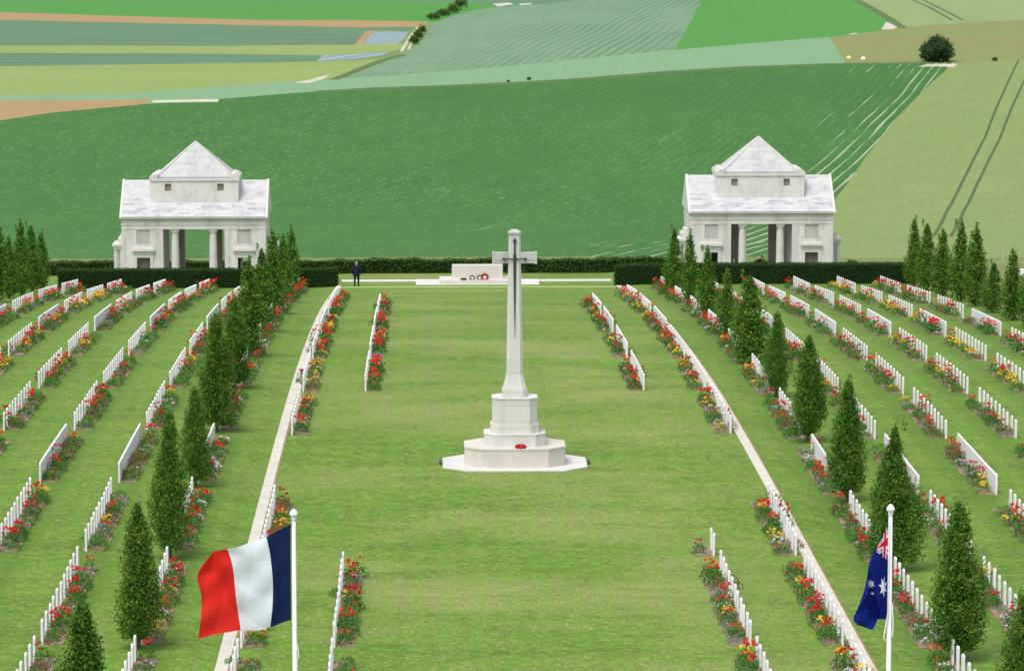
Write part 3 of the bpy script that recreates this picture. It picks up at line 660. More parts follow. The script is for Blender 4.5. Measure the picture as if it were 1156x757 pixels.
# ------------------------------------------------------------------ hedges
def hedge(name, x0, x1, y0, y1, h, label, leafm, dens, rough, seed, lz=None, size=.085):
    rng = np.random.default_rng(seed); L = x1-x0; D = y1-y0; top = int(L*D*dens); side = int(L*h*dens); end = int(D*h*dens)
    def wob(x): return 1+rough*(np.sin(x*2.1+seed)*.5+np.sin(x*.77)*.3+np.sin(x*5.3)*.25)
    P = []
    x = rng.uniform(x0,x1,top); P.append(np.stack([x, rng.uniform(y0,y1,top), h*wob(x)+rng.normal(size=top)*.02*(1+6*rough)],1))
    for yy in (y0,y1):
        x = rng.uniform(x0,x1,side); P.append(np.stack([x, yy+rng.normal(size=side)*.025*(1+5*rough), rng.random(side)*h*wob(x)],1))
    for xx in (x0,x1):
        P.append(np.stack([xx+rng.normal(size=end)*.03, rng.uniform(y0,y1,end), rng.random(end)*h],1))
    P = np.concatenate(P); zz = np.array([gz(a,(y0+y1)/2) for a in P[:,0]]); cz = float(gz((x0+x1)/2,(y0+y1)/2))
    P[:,2] += zz-cz; P[:,0] -= (x0+x1)/2; P[:,1] -= (y0+y1)/2
    me = quadmesh('foliage', [(quads(P, rng.uniform(size*.7,size*1.4,len(P)), .65, .1, rng), M[leafm])])
    t = empty('hedge', ((x0+x1)/2,(y0+y1)/2,cz)); tag(t, label, 'hedge')
    meshobj('foliage', me, t)
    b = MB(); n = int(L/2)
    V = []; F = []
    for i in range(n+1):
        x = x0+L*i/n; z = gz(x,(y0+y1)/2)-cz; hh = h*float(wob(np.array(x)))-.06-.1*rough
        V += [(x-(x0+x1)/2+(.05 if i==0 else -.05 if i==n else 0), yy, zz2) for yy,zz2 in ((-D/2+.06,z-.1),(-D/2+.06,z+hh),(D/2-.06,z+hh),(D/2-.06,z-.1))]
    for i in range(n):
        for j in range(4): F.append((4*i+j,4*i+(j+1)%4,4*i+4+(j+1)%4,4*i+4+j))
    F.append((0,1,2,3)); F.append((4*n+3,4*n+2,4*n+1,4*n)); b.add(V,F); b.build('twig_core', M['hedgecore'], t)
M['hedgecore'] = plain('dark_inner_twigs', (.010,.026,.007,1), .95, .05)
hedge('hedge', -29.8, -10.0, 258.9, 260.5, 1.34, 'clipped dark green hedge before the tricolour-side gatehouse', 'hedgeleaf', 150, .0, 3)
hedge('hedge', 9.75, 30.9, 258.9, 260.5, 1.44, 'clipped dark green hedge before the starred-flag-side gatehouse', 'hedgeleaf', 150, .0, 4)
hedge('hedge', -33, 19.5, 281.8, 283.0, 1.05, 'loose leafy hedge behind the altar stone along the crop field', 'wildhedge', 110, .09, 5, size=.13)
# field tree, bushes
def bush(X, Y, W, H, label, name='bush', n=2500, seed=1, leaf=.25, cat='bush', base=.0, group=None, lm='fieldtree'):
    rng = np.random.default_rng(seed); C = []
    for i in range(60):
        d = rng.normal(size=3); d[2] = abs(d[2])*.95-.35; d /= np.linalg.norm(d); q = rng.uniform(.35,.85)
        c = np.array([d[0]*W/2*q, d[1]*W/2*q, base+(H-base)*(.36+.62*d[2]*q)])
        C.append(c+rng.normal(size=(n//60,3))*np.array([W*.08,W*.08,H*.09]))
    C = np.concatenate(C); C = C[C[:,2] > .05]
    t = empty(name, (X,Y,gz(X,Y))); tag(t, label, cat, group)
    meshobj('crown', quadmesh('crown', [(quads(C, rng.uniform(leaf*.7,leaf*1.3,len(C)), .65, .2, rng), M[lm])]), t)
    b = MB(); b.tube([(0,0,-.2),(0,.05,H*.3),(.1,0,H*.6)], [H*.045,H*.035,H*.02], 8)
    for a in range(5): b.tube([(0,0,H*.22),(math.cos(a*1.26)*W*.2,math.sin(a*1.26)*W*.2,H*.5)], [H*.02,H*.008], 6)
    b.build('trunk', M['bark'], t)
bush(99.6, 741, 6.7, 5.2, 'large round dark green tree standing alone between the far fields', 'round_tree', 16000, 2, .42, 'tree')
bush(111.3, 742, 1.3, 1.0, 'tiny dark bush beside the field boundary east of the round tree', n=500, seed=3, leaf=.16)
bush(15.4, 690, 1.0, .75, 'small dark shrub on the boundary strip above the crop field', n=400, seed=4, leaf=.15)
bush(11.4, 686, .7, .5, 'very small shrub on the boundary strip, beside the small dark shrub', n=300, seed=5, leaf=.13)
for i,(x,y,w,h,lb) in enumerate([(-2.2,925,4.2,2.0,'lowest'),(.6,943,4.2,2.2,'second'),(3.0,962,4.0,2.6,'third'),(5.2,985,4.0,4.4,'tallest uppermost')]):
    bush(x, y, w, h, '%s bush of the loose clump above the striped cabbage field' % lb, n=900, seed=10+i, leaf=.35, group='bushes above the cabbage field', lm='wildhedge')
for i,(x,y,w,h,lb) in enumerate([(-5.0,850,2.6,2.2,'upper'),(-5.8,822,2.6,2.6,'middle'),(-6.6,802,2.4,2.2,'lower')]):
    bush(x, y, w, h, '%s green bush on the bank beside the chalk track' % lb, n=800, seed=20+i, leaf=.3, group='bushes beside the chalk track', lm='wildhedge')
for i,(x,y,w,h,lb) in enumerate([(18.8,284,1.8,1.5,'yellow green shrub'),(20.6,283.4,1.4,1.1,'small green shrub'),(22.4,284,1.4,1.0,'low darker shrub'),(29.5,285,1.6,.8,'low brownish green shrub')]):
    bush(x, y, w, h, lb+(' at the open end of the loose hedge by the portico' if i < 3 else ' behind the starred-side hedge beyond the side porch'), n=900, seed=30+i, leaf=.14, lm='wildhedge')
# ------------------------------------------------------------------ gatehouses (one each side of the altar)
def holed(mb, x0, x1, z0, z1, y0, y1, holes, mi=0):
    """a wall slab in x,z pierced by rectangular holes (hx0,hx1,hz0,hz1), butted together from boxes"""
    xs = sorted({x0,x1,*[h[0] for h in holes],*[h[1] for h in holes]})
    for a, b_ in zip(xs, xs[1:]):
        cuts = sorted([(h[2],h[3]) for h in holes if h[0] <= a+1e-6 and h[1] >= b_-1e-6]); z = z0
        for c0,c1 in cuts:
            if c0 > z+1e-6: mb.box(a,b_,y0,y1,z,c0,mi)
            z = c1
        if z1 > z+1e-6: mb.box(a,b_,y0,y1,z,z1,mi)
def gatehouse(X, Y, s, label):
    """s = +1: the open doorway is on the +x wing"""
    t = empty('gatehouse', (X,Y,gz(X,Y))); tag(t, label, 'building', 'twin gatehouses facing the lawn')
    DP = 6.6
    # two wings
    for w in (-1, 1):
        op = (w == s); b = MB()
        xa, xb = sorted((w*2.27, w*5.3)); cx = w*3.72
        door = (cx-.49, cx+.49, -.3, 1.88); pan = (cx-.5, cx+.5, 2.85, 3.93)
        holed(b, xa, xb, -.35, 3.98, 0, .35, [door, pan])
        holed(b, xa, xb, -.35, 3.98, DP-.35, DP, [door] if op else [])
        for xx in ((w*2.27, w*2.62), (w*4.95, w*5.3)):
            a, c = sorted(xx); b.box(a, c, .353, DP-.353, -.35, 3.975)
        b.box(xa+.353, xb-.353, .353, DP-.353, 3.6, 3.97)
        b.build('wall', M['limewall'], t)
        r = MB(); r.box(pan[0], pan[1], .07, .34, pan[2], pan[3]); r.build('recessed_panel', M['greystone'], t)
        sr = MB()        # door surround with cornice
        for sg in (-1, 1):
            a, c = sorted((cx+sg*.49, cx+sg*.72)); sr.box(a, c, -.07, -.002, -.3, 2.12, c=0)
        sr.box(cx-.49, cx+.49, -.07, -.002, 1.88, 2.12)
        sr.box(cx-.76, cx+.76, -.10, -.002, 2.123, 2.36)
        sr.box(cx-.82, cx+.82, -.24, -.002, 2.363, 2.50); sr.box(cx-.76, cx+.76, -.16, -.002, 2.503, 2.58)
        sr.build('door_surround', M['limestone'], t)
        d = MB()
        if op:
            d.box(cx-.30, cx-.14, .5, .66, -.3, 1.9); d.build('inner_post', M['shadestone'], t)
        else:
            d.box(cx-.485, cx+.485, .20, .27, -.3, 1.875)
            for q in (-.24,0,.24): d.box(cx+q-.008, cx+q+.008, .19, .199, -.3, 1.86)
            d.build('door', M['void'], t)
        # fluted corner pilaster strip and plinth course
        for qa, qb in ((5.3,5.05),(2.27,2.6)):
            pl = MB(); a, c = sorted((w*qa, w*qb)); pl.box(a, c, -.04, -.002, -.3, 3.97); pl.build('pilaster', M['limestone'], t)
        # small side porch
        p = MB(); a, c = sorted((w*5.303, w*6.1))
        p.box(a, c, 2.0, 4.6, 2.30, 2.52); a2, c2 = sorted((w*5.303, w*6.2)); p.box(a2, c2, 1.9, 4.7, 2.523, 2.68)
        a3, c3 = sorted((w*5.303, w*5.8)); p.box(a3, c3, 2.3, 4.3, 2.683, 3.1); a3, c3 = sorted((w*5.303, w*5.6)); p.box(a3, c3, 2.5, 4.1, 3.103, 3.38, c=.03)
        p.build('porch_roof', M['limestone'], t)
        for yy in (2.05, 4.3):
            for xx in (5.86, 5.42):
                q = MB(); a, c = sorted((w*xx, w*(xx+.22))); q.box(a, c, yy, yy+.24, -.3, 2.297); q.build('porch_pillar', M['limestone'], t)
    # portico columns, rear piers
    for cx in (-1.4, 1.4):
        q = MB(); q.box(cx-.31, cx+.31, .04, .66, -.35, .10); q.box(cx-.31, cx+.31, .04, .66, 3.82, 3.978)
        q.lathe([(.32,.102),(.32,.2),(.295,.26),(.292,1.2),(.282,2.4),(.255,3.6),(.27,3.66),(.305,3.74),(.31,3.818)], 24, cx, .35)
        q.build('column', M['limestone'], t, smooth=False)
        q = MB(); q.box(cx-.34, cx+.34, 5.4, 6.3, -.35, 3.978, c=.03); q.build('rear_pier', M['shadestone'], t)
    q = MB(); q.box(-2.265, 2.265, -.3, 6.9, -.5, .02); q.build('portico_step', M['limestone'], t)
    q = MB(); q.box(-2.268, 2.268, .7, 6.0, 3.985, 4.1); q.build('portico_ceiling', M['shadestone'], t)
    # entablature
    e = MB(); e.box(-5.32, 5.32, -.03, DP+.03, 3.983, 4.30); e.box(-5.36, 5.36, -.07, DP+.07, 4.303, 4.38); e.box(-5.31, 5.31, -.02, DP+.02, 4.383, 4.70)
    e.build('entablature', M['limewall'], t)
    e = MB(); e.box(-5.38, 5.38, -.12, DP+.12, 4.703, 4.78); e.box(-5.44, 5.44, -.26, DP+.26, 4.783, 4.88); e.build('cornice', M['limestone'], t)
    # gabled stone roof with raised verges
    hy = DP/2; b = MB(); z0, z1 = 4.883, 7.36
    def gable(x0, x1, ya, zb, zt):
        V = [(x0,-ya,zb),(x0,DP+ya,zb),(x0,hy,zt),(x1,-ya,zb),(x1,DP+ya,zb),(x1,hy,zt)]; return V, [(0,2,1),(3,4,5),(0,3,5,2),(1,2,5,4),(0,1,4,3)]
    b.add(*gable(-5.28, 5.28, .24, z0, z1)); rf = b.build('roof', M['limeroof'], t)
    for w in (-1,1):
        b = MB(); a, c = sorted((w*5.283, w*5.46)); b.add(*gable(a, c, .28, z0, z1+.07)); b.build('roof_verge', M['limestone'], rf)
    b = MB(); sl = (z1-z0)/(hy+.24)
    V = [(-5.283,-.285,4.884),(5.283,-.285,4.884),(5.283,.12,4.884+.405*sl+.035),(-5.283,.12,4.884+.405*sl+.035),(-5.283,-.285,4.94),(5.283,-.285,4.94)]
    b.add(V, [(0,1,5,4),(4,5,2,3)]); b.build('eave_course', M['limeroof'], rf)
    # attic block
    at = MB(); ya, yb = 1.15, DP-1.15
    win = [(-1.94-.24,-1.94+.24,6.70,7.24),(1.94-.24,1.94+.24,6.70,7.24)]
    holed(at, -3.26, 3.26, 4.9, 7.45, ya, ya+.3, win); holed(at, -3.26, 3.26, 4.9, 7.45, yb-.3, yb, win)
    at.box(-3.26, -2.96, ya+.303, yb-.303, 4.9, 7.449); at.box(2.96, 3.26, ya+.303, yb-.303, 4.9, 7.449)
    ao = at.build('attic', M['limewall'], t)
    at = MB(); at.box(-3.33, 3.33, ya-.07, yb+.07, 7.453, 7.62)
    at.build('attic_coping', M['limestone'], t)
    for w in (-1,1):
        ear = MB()
        for k in range(5):
            x0 = 3.30-k*.12; a, c = sorted((w*x0, w*(x0-.118))); ear.box(a, c, ya-.02, yb+.02, 7.623, 7.66+.30*math.sin(math.pi/2*(k+1)/5)*(1 if k < 4 else .9))
        ear.build('corner_scroll', M['limestone'], t)
    for w in win:
        for yy in (ya+.16, yb-.2):
            g = MB(); g.box(w[0], w[1], yy, yy+.04, w[2], w[3])
            for q in range(1,4): g.box(w[0]+q*.12-.012, w[0]+q*.12+.012, yy-.02, yy-.002, w[2], w[3])
            g.build('window', M['grille'], t)
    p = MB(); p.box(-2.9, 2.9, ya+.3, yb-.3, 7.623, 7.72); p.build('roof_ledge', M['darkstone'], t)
    p = MB(); p.add([(-2.83,ya+.36,7.723),(2.83,ya+.36,7.723),(2.83,yb-.36,7.723),(-2.83,yb-.36,7.723),(-.05,hy-.05,10.18),(.05,hy-.05,10.18),(.05,hy+.05,10.18),(-.05,hy+.05,10.18)],
        [(0,1,5,4),(1,2,6,5),(2,3,7,6),(3,0,4,7),(4,5,6,7),(3,2,1,0)]); pr = p.build('pyramid_roof', M['limeroof'], t)
    h = MB()
    for c in ((-2.83,ya+.36),(2.83,ya+.36),(2.83,yb-.36),(-2.83,yb-.36)): h.tube([(c[0],c[1],7.76),(math.copysign(.02,c[0]),hy,10.2)], .07, 6)
    h.build('ridge_stone', M['limestone'], pr)
    return t
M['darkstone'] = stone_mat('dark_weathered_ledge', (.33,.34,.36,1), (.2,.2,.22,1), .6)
gatehouse(-20.85, 270, 1, 'pale stone gatehouse with pyramid roof, closed door on its outer wing, tricolour flag side')
gatehouse(21.15, 270, -1, 'pale stone gatehouse with pyramid roof, two people in its portico, starred flag side')

# ------------------------------------------------------------------ memorial cross
def octa(hx, hy, c): return [(-hx,-hy+c),(-hx+c,-hy),(hx-c,-hy),(hx,-hy+c),(hx,hy-c),(hx-c,hy),(-hx+c,hy),(-hx,hy-c)]
CX0, CY0 = 0.0, 148.7; CG = gz(0,CY0)
t = empty('memorial_cross', (CX0,CY0,CG)); tag(t, 'tall white stone cross with bronze sword on an eight-sided stepped base', 'monument')
b = MB(); b.prism(octa(2.95,2.15,.95+.0), -.25, .05); b.build('base_slab', M['crossstone'], t)
b = MB(); b.prism(octa(2.05,1.45,.70), .053, .76); b.prism(octa(2.07,1.47,.70), .763, .83); b.build('lower_step', M['warmstone'], t)
b = MB(); b.prism(octa(1.25,.98,.42), .833, 1.30); b.prism(octa(1.26,.99,.42), 1.303, 1.34); b.build('middle_step', M['crossstone'], t)
b = MB(); b.prism(octa(.99,.78,.33), 1.343, 1.70); b.prism(octa(.92,.72,.31), 1.703, 2.74); b.prism(octa(.94,.74,.31), 2.743, 2.80); b.build('pedestal', M['crossstone'], t)
b = MB(); b.prism(octa(.51,.47,.17), 2.803, 3.08)
b.prism(octa(.49,.45,.16), 3.083, 3.40, P2=octa(.41,.38,.14)); b.prism(octa(.41,.38,.14), 3.402, 3.72, P2=octa(.345,.32,.12))
b.prism(octa(.335,.31,.11), 3.723, 8.22, P2=octa(.262,.235,.085)); b.prism(octa(.262,.235,.085), 8.223, 9.46, P2=octa(.235,.21,.075))
b.build('shaft', M['crossstone'], t)
b = MB()
for w in (-1,1):
    a, c = sorted((w*.24, w*.86)); b.box(a, c, -.19, .19, 8.27, 8.70, c=.03); a, c = sorted((w*.82, w*.91)); b.box(a, c, -.21, .21, 8.24, 8.73)
    a, c = sorted((w*.30, w*.86)); b.box(a, c, -.205, .205, 8.40, 8.57)
b.build('arm', M['greystone'], t)
b = MB(); b.prism(octa(.275,.25,.09), 9.463, 9.53); b.prism(octa(.27,.245,.09), 9.533, 9.64, P2=octa(.12,.11,.04)); b.build('cap', M['greystone'], t)
b = MB()
b.add([(-.062,-.27,8.35),(.062,-.27,8.35),(.005,-.345,5.16),(-.005,-.345,5.16),(0,-.315,8.35),(0,-.375,5.2),(-.062,-.24,8.35),(.062,-.24,8.35)],[(0,4,5,3),(4,1,2,5),(0,3,2,1)])
b.tube([(0,-.27,8.36),(0,-.27,9.18)], [.045,.03], 8); b.tube([(-.46,-.28,8.46),(.46,-.28,8.46)], .026, 8)
for w in (-1,1): b.lathe([(.0,8.40),(.05,8.43),(.055,8.47),(.0,8.52)], 8, w*.44, -.28); b.tube([(w*.40,-.28,8.46),(w*.52,-.28,8.46)], [.07,.005], 6)
b.tube([(0,-.27,9.14),(0,-.27,9.22),(0,-.27,9.34)], [.03,.085,.01], 8); b.lathe([(.02,9.12),(.07,9.16),(.02,9.2)], 8, 0, -.27); b.tube([(0,-.275,8.32),(0,-.275,8.62)], .065, 8)
b.build('sword', M['bronze'], t)
# dark floodlight cases at both ends of the slab
for w,nm in ((-1,'tricolour'),(1,'starred')):
    b = MB(); zz = gz(w*3.1,CY0)
    b.box(-.05,.05,-.34,.34,-.05,.11,c=.02); b.box(-.04,.04,-.28,.28,.113,.14,c=.015)
    o = b.build('floodlight', M['darkbox'], None, (w*3.04,CY0,zz)); tag(o, 'small dark ground light at the end of the cross slab, %s flag side' % nm, 'light', 'ground lights beside the cross')
    g = MB(); g.box(-.012,.012,-.28,.28,.03,.09); o2 = g.build('lens', plain('light_glass',(.35,.33,.28,1),.2,.5), o, (-w*.063,0,0))
# ------------------------------------------------------------------ wreaths
def wreath(X, Y, Z, R, r, label, mat, tilt=0.0, seed=1, card=True, rz=0, grp='wreaths laid at the stones'):
    rng = np.random.default_rng(seed); n = 420
    a = rng.random(n)*6.283; c = rng.random(n)*6.283; q = r*(.55+.45*rng.random(n))
    P = np.stack([(R+q*np.cos(c))*np.cos(a), (R+q*np.cos(c))*np.sin(a), r+q*np.sin(c)*.8], 1)
    me = quadmesh('wreath', [(quads(P, rng.uniform(.05,.09,n), .9, .6, rng), M[mat])])
    o = meshobj('wreath', me, None, (X,Y,Z)); o.rotation_euler = (tilt,0,rz); tag(o, label, 'wreath', grp)
    rg = MB(); pts = [((R)*math.cos(i*.3927), R*math.sin(i*.3927), r) for i in range(17)]; rg.tube(pts, r*.6, 6); rg.build('leaf_ring', M['wreathgreen'], o)
    if card: cc = MB(); cc.lathe([(R*.28,r*.7),(R*.28,r*.9)], 12); cc.build('card', M['paper'], o)
wreath(.22, CY0-1.22, CG+.835, .17, .055, 'red poppy wreath lying flat on the step of the cross', 'poppy', 0.12, 1)
# ------------------------------------------------------------------ altar stone
AG = gz(0,264)
t = empty('altar_stone', (0,264,AG)); tag(t, 'long pale stone altar block on broad low steps before the loose hedge', 'monument')
b = MB(); b.box(-4.45,4.45,-3.0,1.4,-.6,.17,c=0); b.build('lower_step', M['limestone'], t)
b = MB(); b.box(-2.74,2.74,-1.75,1.2,.173,.40); b.build('upper_step', M['warmstone'], t)
b = MB(); b.prism(octa(1.90,.55,.02), .403, .52, P2=octa(1.88,.53,.02)); b.prism(octa(1.85,.50,.02), .523, 1.36, P2=octa(1.83,.48,.02)); b.build('altar_block', M['warmstone'], t)
wreath(.52, 262.9, AG+.55, .22,.08, 'bright red poppy wreath propped against the altar stone', 'poppy', 1.15, 2)
wreath(.16, 262.9, AG+.52, .17,.065, 'grey and white wreath beside the red one on the altar steps', 'wreathgrey', 1.15, 3)
wreath(-.38, 262.85, AG+.50, .17,.065, 'dull mauve wreath standing apart on the altar steps', 'wreathgrey', 1.0, 4)
wreath(-1.0, 262.7, AG+.42, .17,.05, 'small dark wreath lying flat at the end of the altar step', 'wreathgreen', .1, 5, card=False)

# ------------------------------------------------------------------ people
def person(X, Y, Z, rz, label, lean=0.0, armbend=0.0, coat='cloth', hair='hair', H=1.76, stride=.0):
    k = H/1.76
    J = {'pel':(0,0,.95,.155,.12),'bel':(0,-.01,1.10,.15,.115),'che':(0,.0,1.30,.175,.125),'nec':(0,.0,1.47,.075,.07),'nek':(0,-.01,1.53,.055,.055),'hed':(0,-.02,1.615,.082,.095),'top':(0,-.012,1.70,.07,.08)}
    for s,n in ((1,'l'),(-1,'r')):
        J.update({n+'hip':(s*.095,0,.88,.10,.10),n+'kne':(s*.115,-.015-s*stride,.50,.065,.065),n+'ank':(s*.125,.02,.10,.045,.05),n+'toe':(s*.15,-.14,.035,.04,.032),
          n+'sho':(s*.19,0,1.41,.07,.07),n+'elb':(s*.265,.03,1.13,.05,.05),n+'wri':(s*.26,-.06-armbend,.90+armbend*.9,.035,.035),n+'pal':(s*.255,-.085-armbend*1.2,.83+armbend*1.2,.036,.022)})
        for f in range(4): J[n+'f%d'%f] = (s*(.255-.0)+(f-1.5)*.018, -.10-armbend*1.3, .745+abs(f-1.4)*.01+armbend*1.3, .010,.010)
        J[n+'th'] = (s*.22,-.12-armbend,.80+armbend,.011,.011)
    E = [('pel','bel'),('bel','che'),('che','nec'),('nec','nek'),('nek','hed'),('hed','top')]
    for n in 'lr': E += [('pel',n+'hip'),(n+'hip',n+'kne'),(n+'kne',n+'ank'),(n+'ank',n+'toe'),('che',n+'sho'),(n+'sho',n+'elb'),(n+'elb',n+'wri'),(n+'wri',n+'pal'),(n+'pal',n+'th')]+[(n+'pal',n+'f%d'%f) for f in range(4)]
    keys = list(J); me = bpy.data.meshes.new('person')
    def bend(p):
        x,y,z = p; 
        if z > .95: d = z-.95; y -= math.sin(lean)*d; z = .95+math.cos(lean)*d
        return (x*k, y*k, z*k)
    me.from_pydata([bend(J[q][:3]) for q in keys], [(keys.index(a),keys.index(b_)) for a,b_ in E], [])
    o = bpy.data.objects.new('person', me); COL.objects.link(o)
    o.modifiers.new('s','SKIN'); sv = me.skin_vertices[0].data
    for i,q in enumerate(keys): sv[i].radius = (J[q][3]*k, J[q][4]*k); sv[i].use_root = (q == 'pel')
    m = o.modifiers.new('b','SUBSURF'); m.levels = 2; m.render_levels = 2
    dg = bpy.context.evaluated_depsgraph_get(); ev = bpy.data.meshes.new_from_object(o.evaluated_get(dg)); bpy.data.objects.remove(o)
    for mm in (M[coat], M['skin'], M['black']): ev.materials.append(mm)
    hz = bend((0,0,1.515))[2]
    for p in ev.polygons:
        c = p.center; p.use_smooth = True
        p.material_index = 1 if (c.z > hz or (abs(c.x) > .17*k and .70*k < c.z < .875*k and armbend == 0)) else (2 if c.z < .09*k else 0)
    o = meshobj('person', ev, None, (X,Y,Z)); o.rotation_euler = (0,0,rz); o.scale = (1.18,1.1,1); tag(o, label, 'person')
    h = bend((0,-.012,1.665)); b = MB()     # hair cap, jacket hem, shirt, nose, ears
    V = []; F = []; n = 12
    for i in range(7):
        ph = i/6*math.pi*.56
        for j in range(n):
            a = 2*math.pi*j/n; r = .089*k*math.sin(ph); fr = 1 if not (math.sin(a) < -.3 and i > 3) else .80
            V.append((h[0]+r*math.cos(a)*.95, h[1]+r*math.sin(a)*1.12*fr+.012, h[2]+.005+.10*k*math.cos(ph)))
    for i in range(6):
        for j in range(n): F.append((i*n+j,i*n+(j+1)%n,(i+1)*n+(j+1)%n,(i+1)*n+j))
    b.add(V,F); b.build('hair', M[hair], o, smooth=True)
    b = MB(); f = bend((0,-.118,1.60)); b.add([(0,f[1]-.012,f[2]-.01),(-.014,f[1]+.02,f[2]-.015),(.014,f[1]+.02,f[2]-.015),(0,f[1]+.015,f[2]+.03)],[(0,1,3),(0,3,2),(0,2,1)])
    for s in (-1,1): b.tube([(s*.08*k,f[1]+.10,f[2]-.02),(s*.092*k,f[1]+.11,f[2]+.02)], .014, 6)
    b.build('nose_and_ears', M['skin'], o)
    b = MB()
    for s in (-1,1): b.lathe([(.001,f[2]+.028),(.009,f[2]+.035),(.001,f[2]+.042)], 6, s*.03, f[1]+.020)
    b.tube([(-.022,f[1]+.016,f[2]-.05),(.022,f[1]+.016,f[2]-.05)], .005, 5); b.build('eyes_and_mouth', M['black'], o)
    b = MB(); V = []; F = []; n = 16      # jacket skirt hanging over the hips
    for i,(z,rx,ry) in enumerate([(1.34,.205,.145),(1.12,.185,.14),(.96,.195,.15),(.80,.205,.16),(.76,.20,.155)]):
        q = bend((0,0,z))
        for j in range(n): a = 2*math.pi*j/n; V.append((rx*k*math.cos(a), q[1]+ry*k*math.sin(a), q[2]))
    for i in range(4):
        for j in range(n): F.append((i*n+j,i*n+(j+1)%n,(i+1)*n+(j+1)%n,(i+1)*n+j))
    b.add(V,F); b.build('jacket', M[coat], o, smooth=True)
    b = MB(); q = bend((0,-.105,1.46)); q2 = bend((0,-.142,1.30)); b.add([(-.04,q[1],q[2]),(.04,q[1],q[2]),(0,q2[1]-.012,q2[2])],[(0,2,1)]); b.build('shirt', M['paper'], o)
    return o
person(-8.62, 258.0, gz(-8.62,258.0)+.0, 2.75, 'grey haired man in dark suit standing alone by the hedge end', H=1.78)
person(18.95, 268.2, gz(18.95,268.2)-.05, .3, 'person in black half hidden behind the hedge by the first portico column', coat='black', hair='darkhair', H=1.55)
person(20.75, 269.0, gz(20.75,269)+.0, .9, 'person in black leaning forward between the portico columns', lean=.55, armbend=.22, coat='black', hair='darkhair', H=1.80)

# ------------------------------------------------------------------ flagpoles and flags
def flagpole(X, Y, ztop, label):
    z = gz(X,Y); H = ztop-z; t = empty('flagpole', (X,Y,z)); tag(t, label, 'flagpole', 'white flagpoles')
    b = MB(); b.tube([(0,0,-.1),(0,0,H*.5),(0,0,H-.24)], [.072,.056,.042], 14); b.build('pole', M['whitepaint'], t, smooth=True)
    b = MB(); b.lathe([(.045,H-.25),(.06,H-.22),(.05,H-.18),(.055,H-.165),(.085,H-.14),(.09,H-.10),(.06,H-.045),(.012,H)], 14); b.build('finial', M['whitepaint'], t, smooth=True)
    b = MB(); b.lathe([(.22,-.05),(.22,.05),(.12,.10),(.12,.3),(.08,.34)], 16); b.build('base', M['whitepaint'], t)
    return t, H
def spl(P, t):
    n = len(P)-1; x = t*n; i = min(int(x), n-1); f = x-i
    p = [P[max(0,i-1)], P[i], P[i+1], P[min(n,i+2)]]
    return tuple(.5*((2*p[1][k])+(-p[0][k]+p[2][k])*f+(2*p[0][k]-5*p[1][k]+4*p[2][k]-p[3][k])*f*f+(-p[0][k]+3*p[1][k]-3*p[2][k]+p[3][k])*f**3) for k in (0,1))
def cloth(cols, nu, nv, depth):
    V = []; F = []
    for i in range(nu+1):
        u = i/nu
        for j in range(nv+1):
            v = j/nv; q = [spl(c, v) for c in cols]; x, z = spl(q, u); V.append((x, depth(u,v), z))
    for i in range(nu):
        for j in range(nv): a = i*(nv+1)+j; F.append((a,a+1,a+nv+2,a+nv+1))
    return V, F
def flagmat(name, c):
    n = NT(name, .75, .15); n.col(c); tr = n.t.nodes.new("ShaderNodeBsdfTranslucent"); n.set(tr.inputs[0], c); mx = n.t.nodes.new("ShaderNodeMixShader"); mx.inputs[0].default_value = .35
    n.t.links.new(n.b.outputs[0], mx.inputs[1]); n.t.links.new(tr.outputs[0], mx.inputs[2]); n.t.links.new(mx.outputs[0], n.t.nodes["Material Output"].inputs[0])
    n.bump(n.noise(n.mapping(n.objc(), (1,1,.5)), 3.5, 4), .35, .03); return n.m
M['fblue'] = flagmat('navy_bunting', (.008,.022,.085,1)); M['fwhite'] = flagmat('white_bunting', (.82,.86,.98,1)); M['fred'] = flagmat('red_bunting', (.80,.030,.022,1))
M['aublue'] = flagmat('royal_blue_bunting', (.006,.016,.20,1)); M['aured'] = flagmat('crimson_bunting', (.72,.02,.06,1))
PS = 54.6; Yp = 75.0
TX, TZ = -6.30, 11.15     # tricolour pole
flagpole(TX, Yp, TZ, 'tall white flagpole flying the blue white and red flag')
def px2(cx, cy, k, ox, oy, x0, y0, z0): return [((ox+cx_/k-x0)/PS, z0-(oy+cy_/k-y0)/PS) for cx_,cy_ in zip(cx,cy)]
def cc(L, k, ox, oy, x0, y0, z0): return [((ox+x/k-x0)/PS, z0-(oy+y/k-y0)/PS) for x,y in L]
T1 = [[(513,183),(513,280),(513,375),(513,470),(513,566)],
      [(465,206),(472,300),(476,390),(474,480),(470,577)],
      [(418,232),(432,300),(442,395),(441,500),(431,591)],
      [(340,254),(358,340),(372,430),(372,520),(372,608)],
      [(262,276),(283,340),(292,430),(300,525),(313,611)],
      [(210,290),(215,365),(225,440),(232,525),(235,617)],
      [(205,296),(146,380),(160,460),(158,545),(147,633)]]
T1 = [cc(c, 3.489, 180, 540, 331, 574, 0) for c in T1]
NU, NV = 96, 56
def dep(u, v): return .20*u**.7*math.sin(u*8.5+v*2.2)+.05*math.sin(u*21+v*7)*u+.025*math.sin(v*17-u*9)*u**.5+.04*math.sin((u*1.4+v)*13)*u*(1-u)-.035*abs(math.sin(u*15-v*4))*u-.03*abs(math.sin(u*7+v*9+1))*u**.5
V, F = cloth(T1, NU, NV, dep)
mi = [0 if (f//NV) < NU/3 else (1 if (f//NV) < 2*NU/3 else 2) for f in range(len(F))]
o = meshobj('flag', pymesh('flag', V, F, [M['fblue'],M['fwhite'],M['fred']], mi, True), None, (TX,Yp,TZ)); tag(o, 'blue white and red tricolour flag streaming in the wind', 'flag')
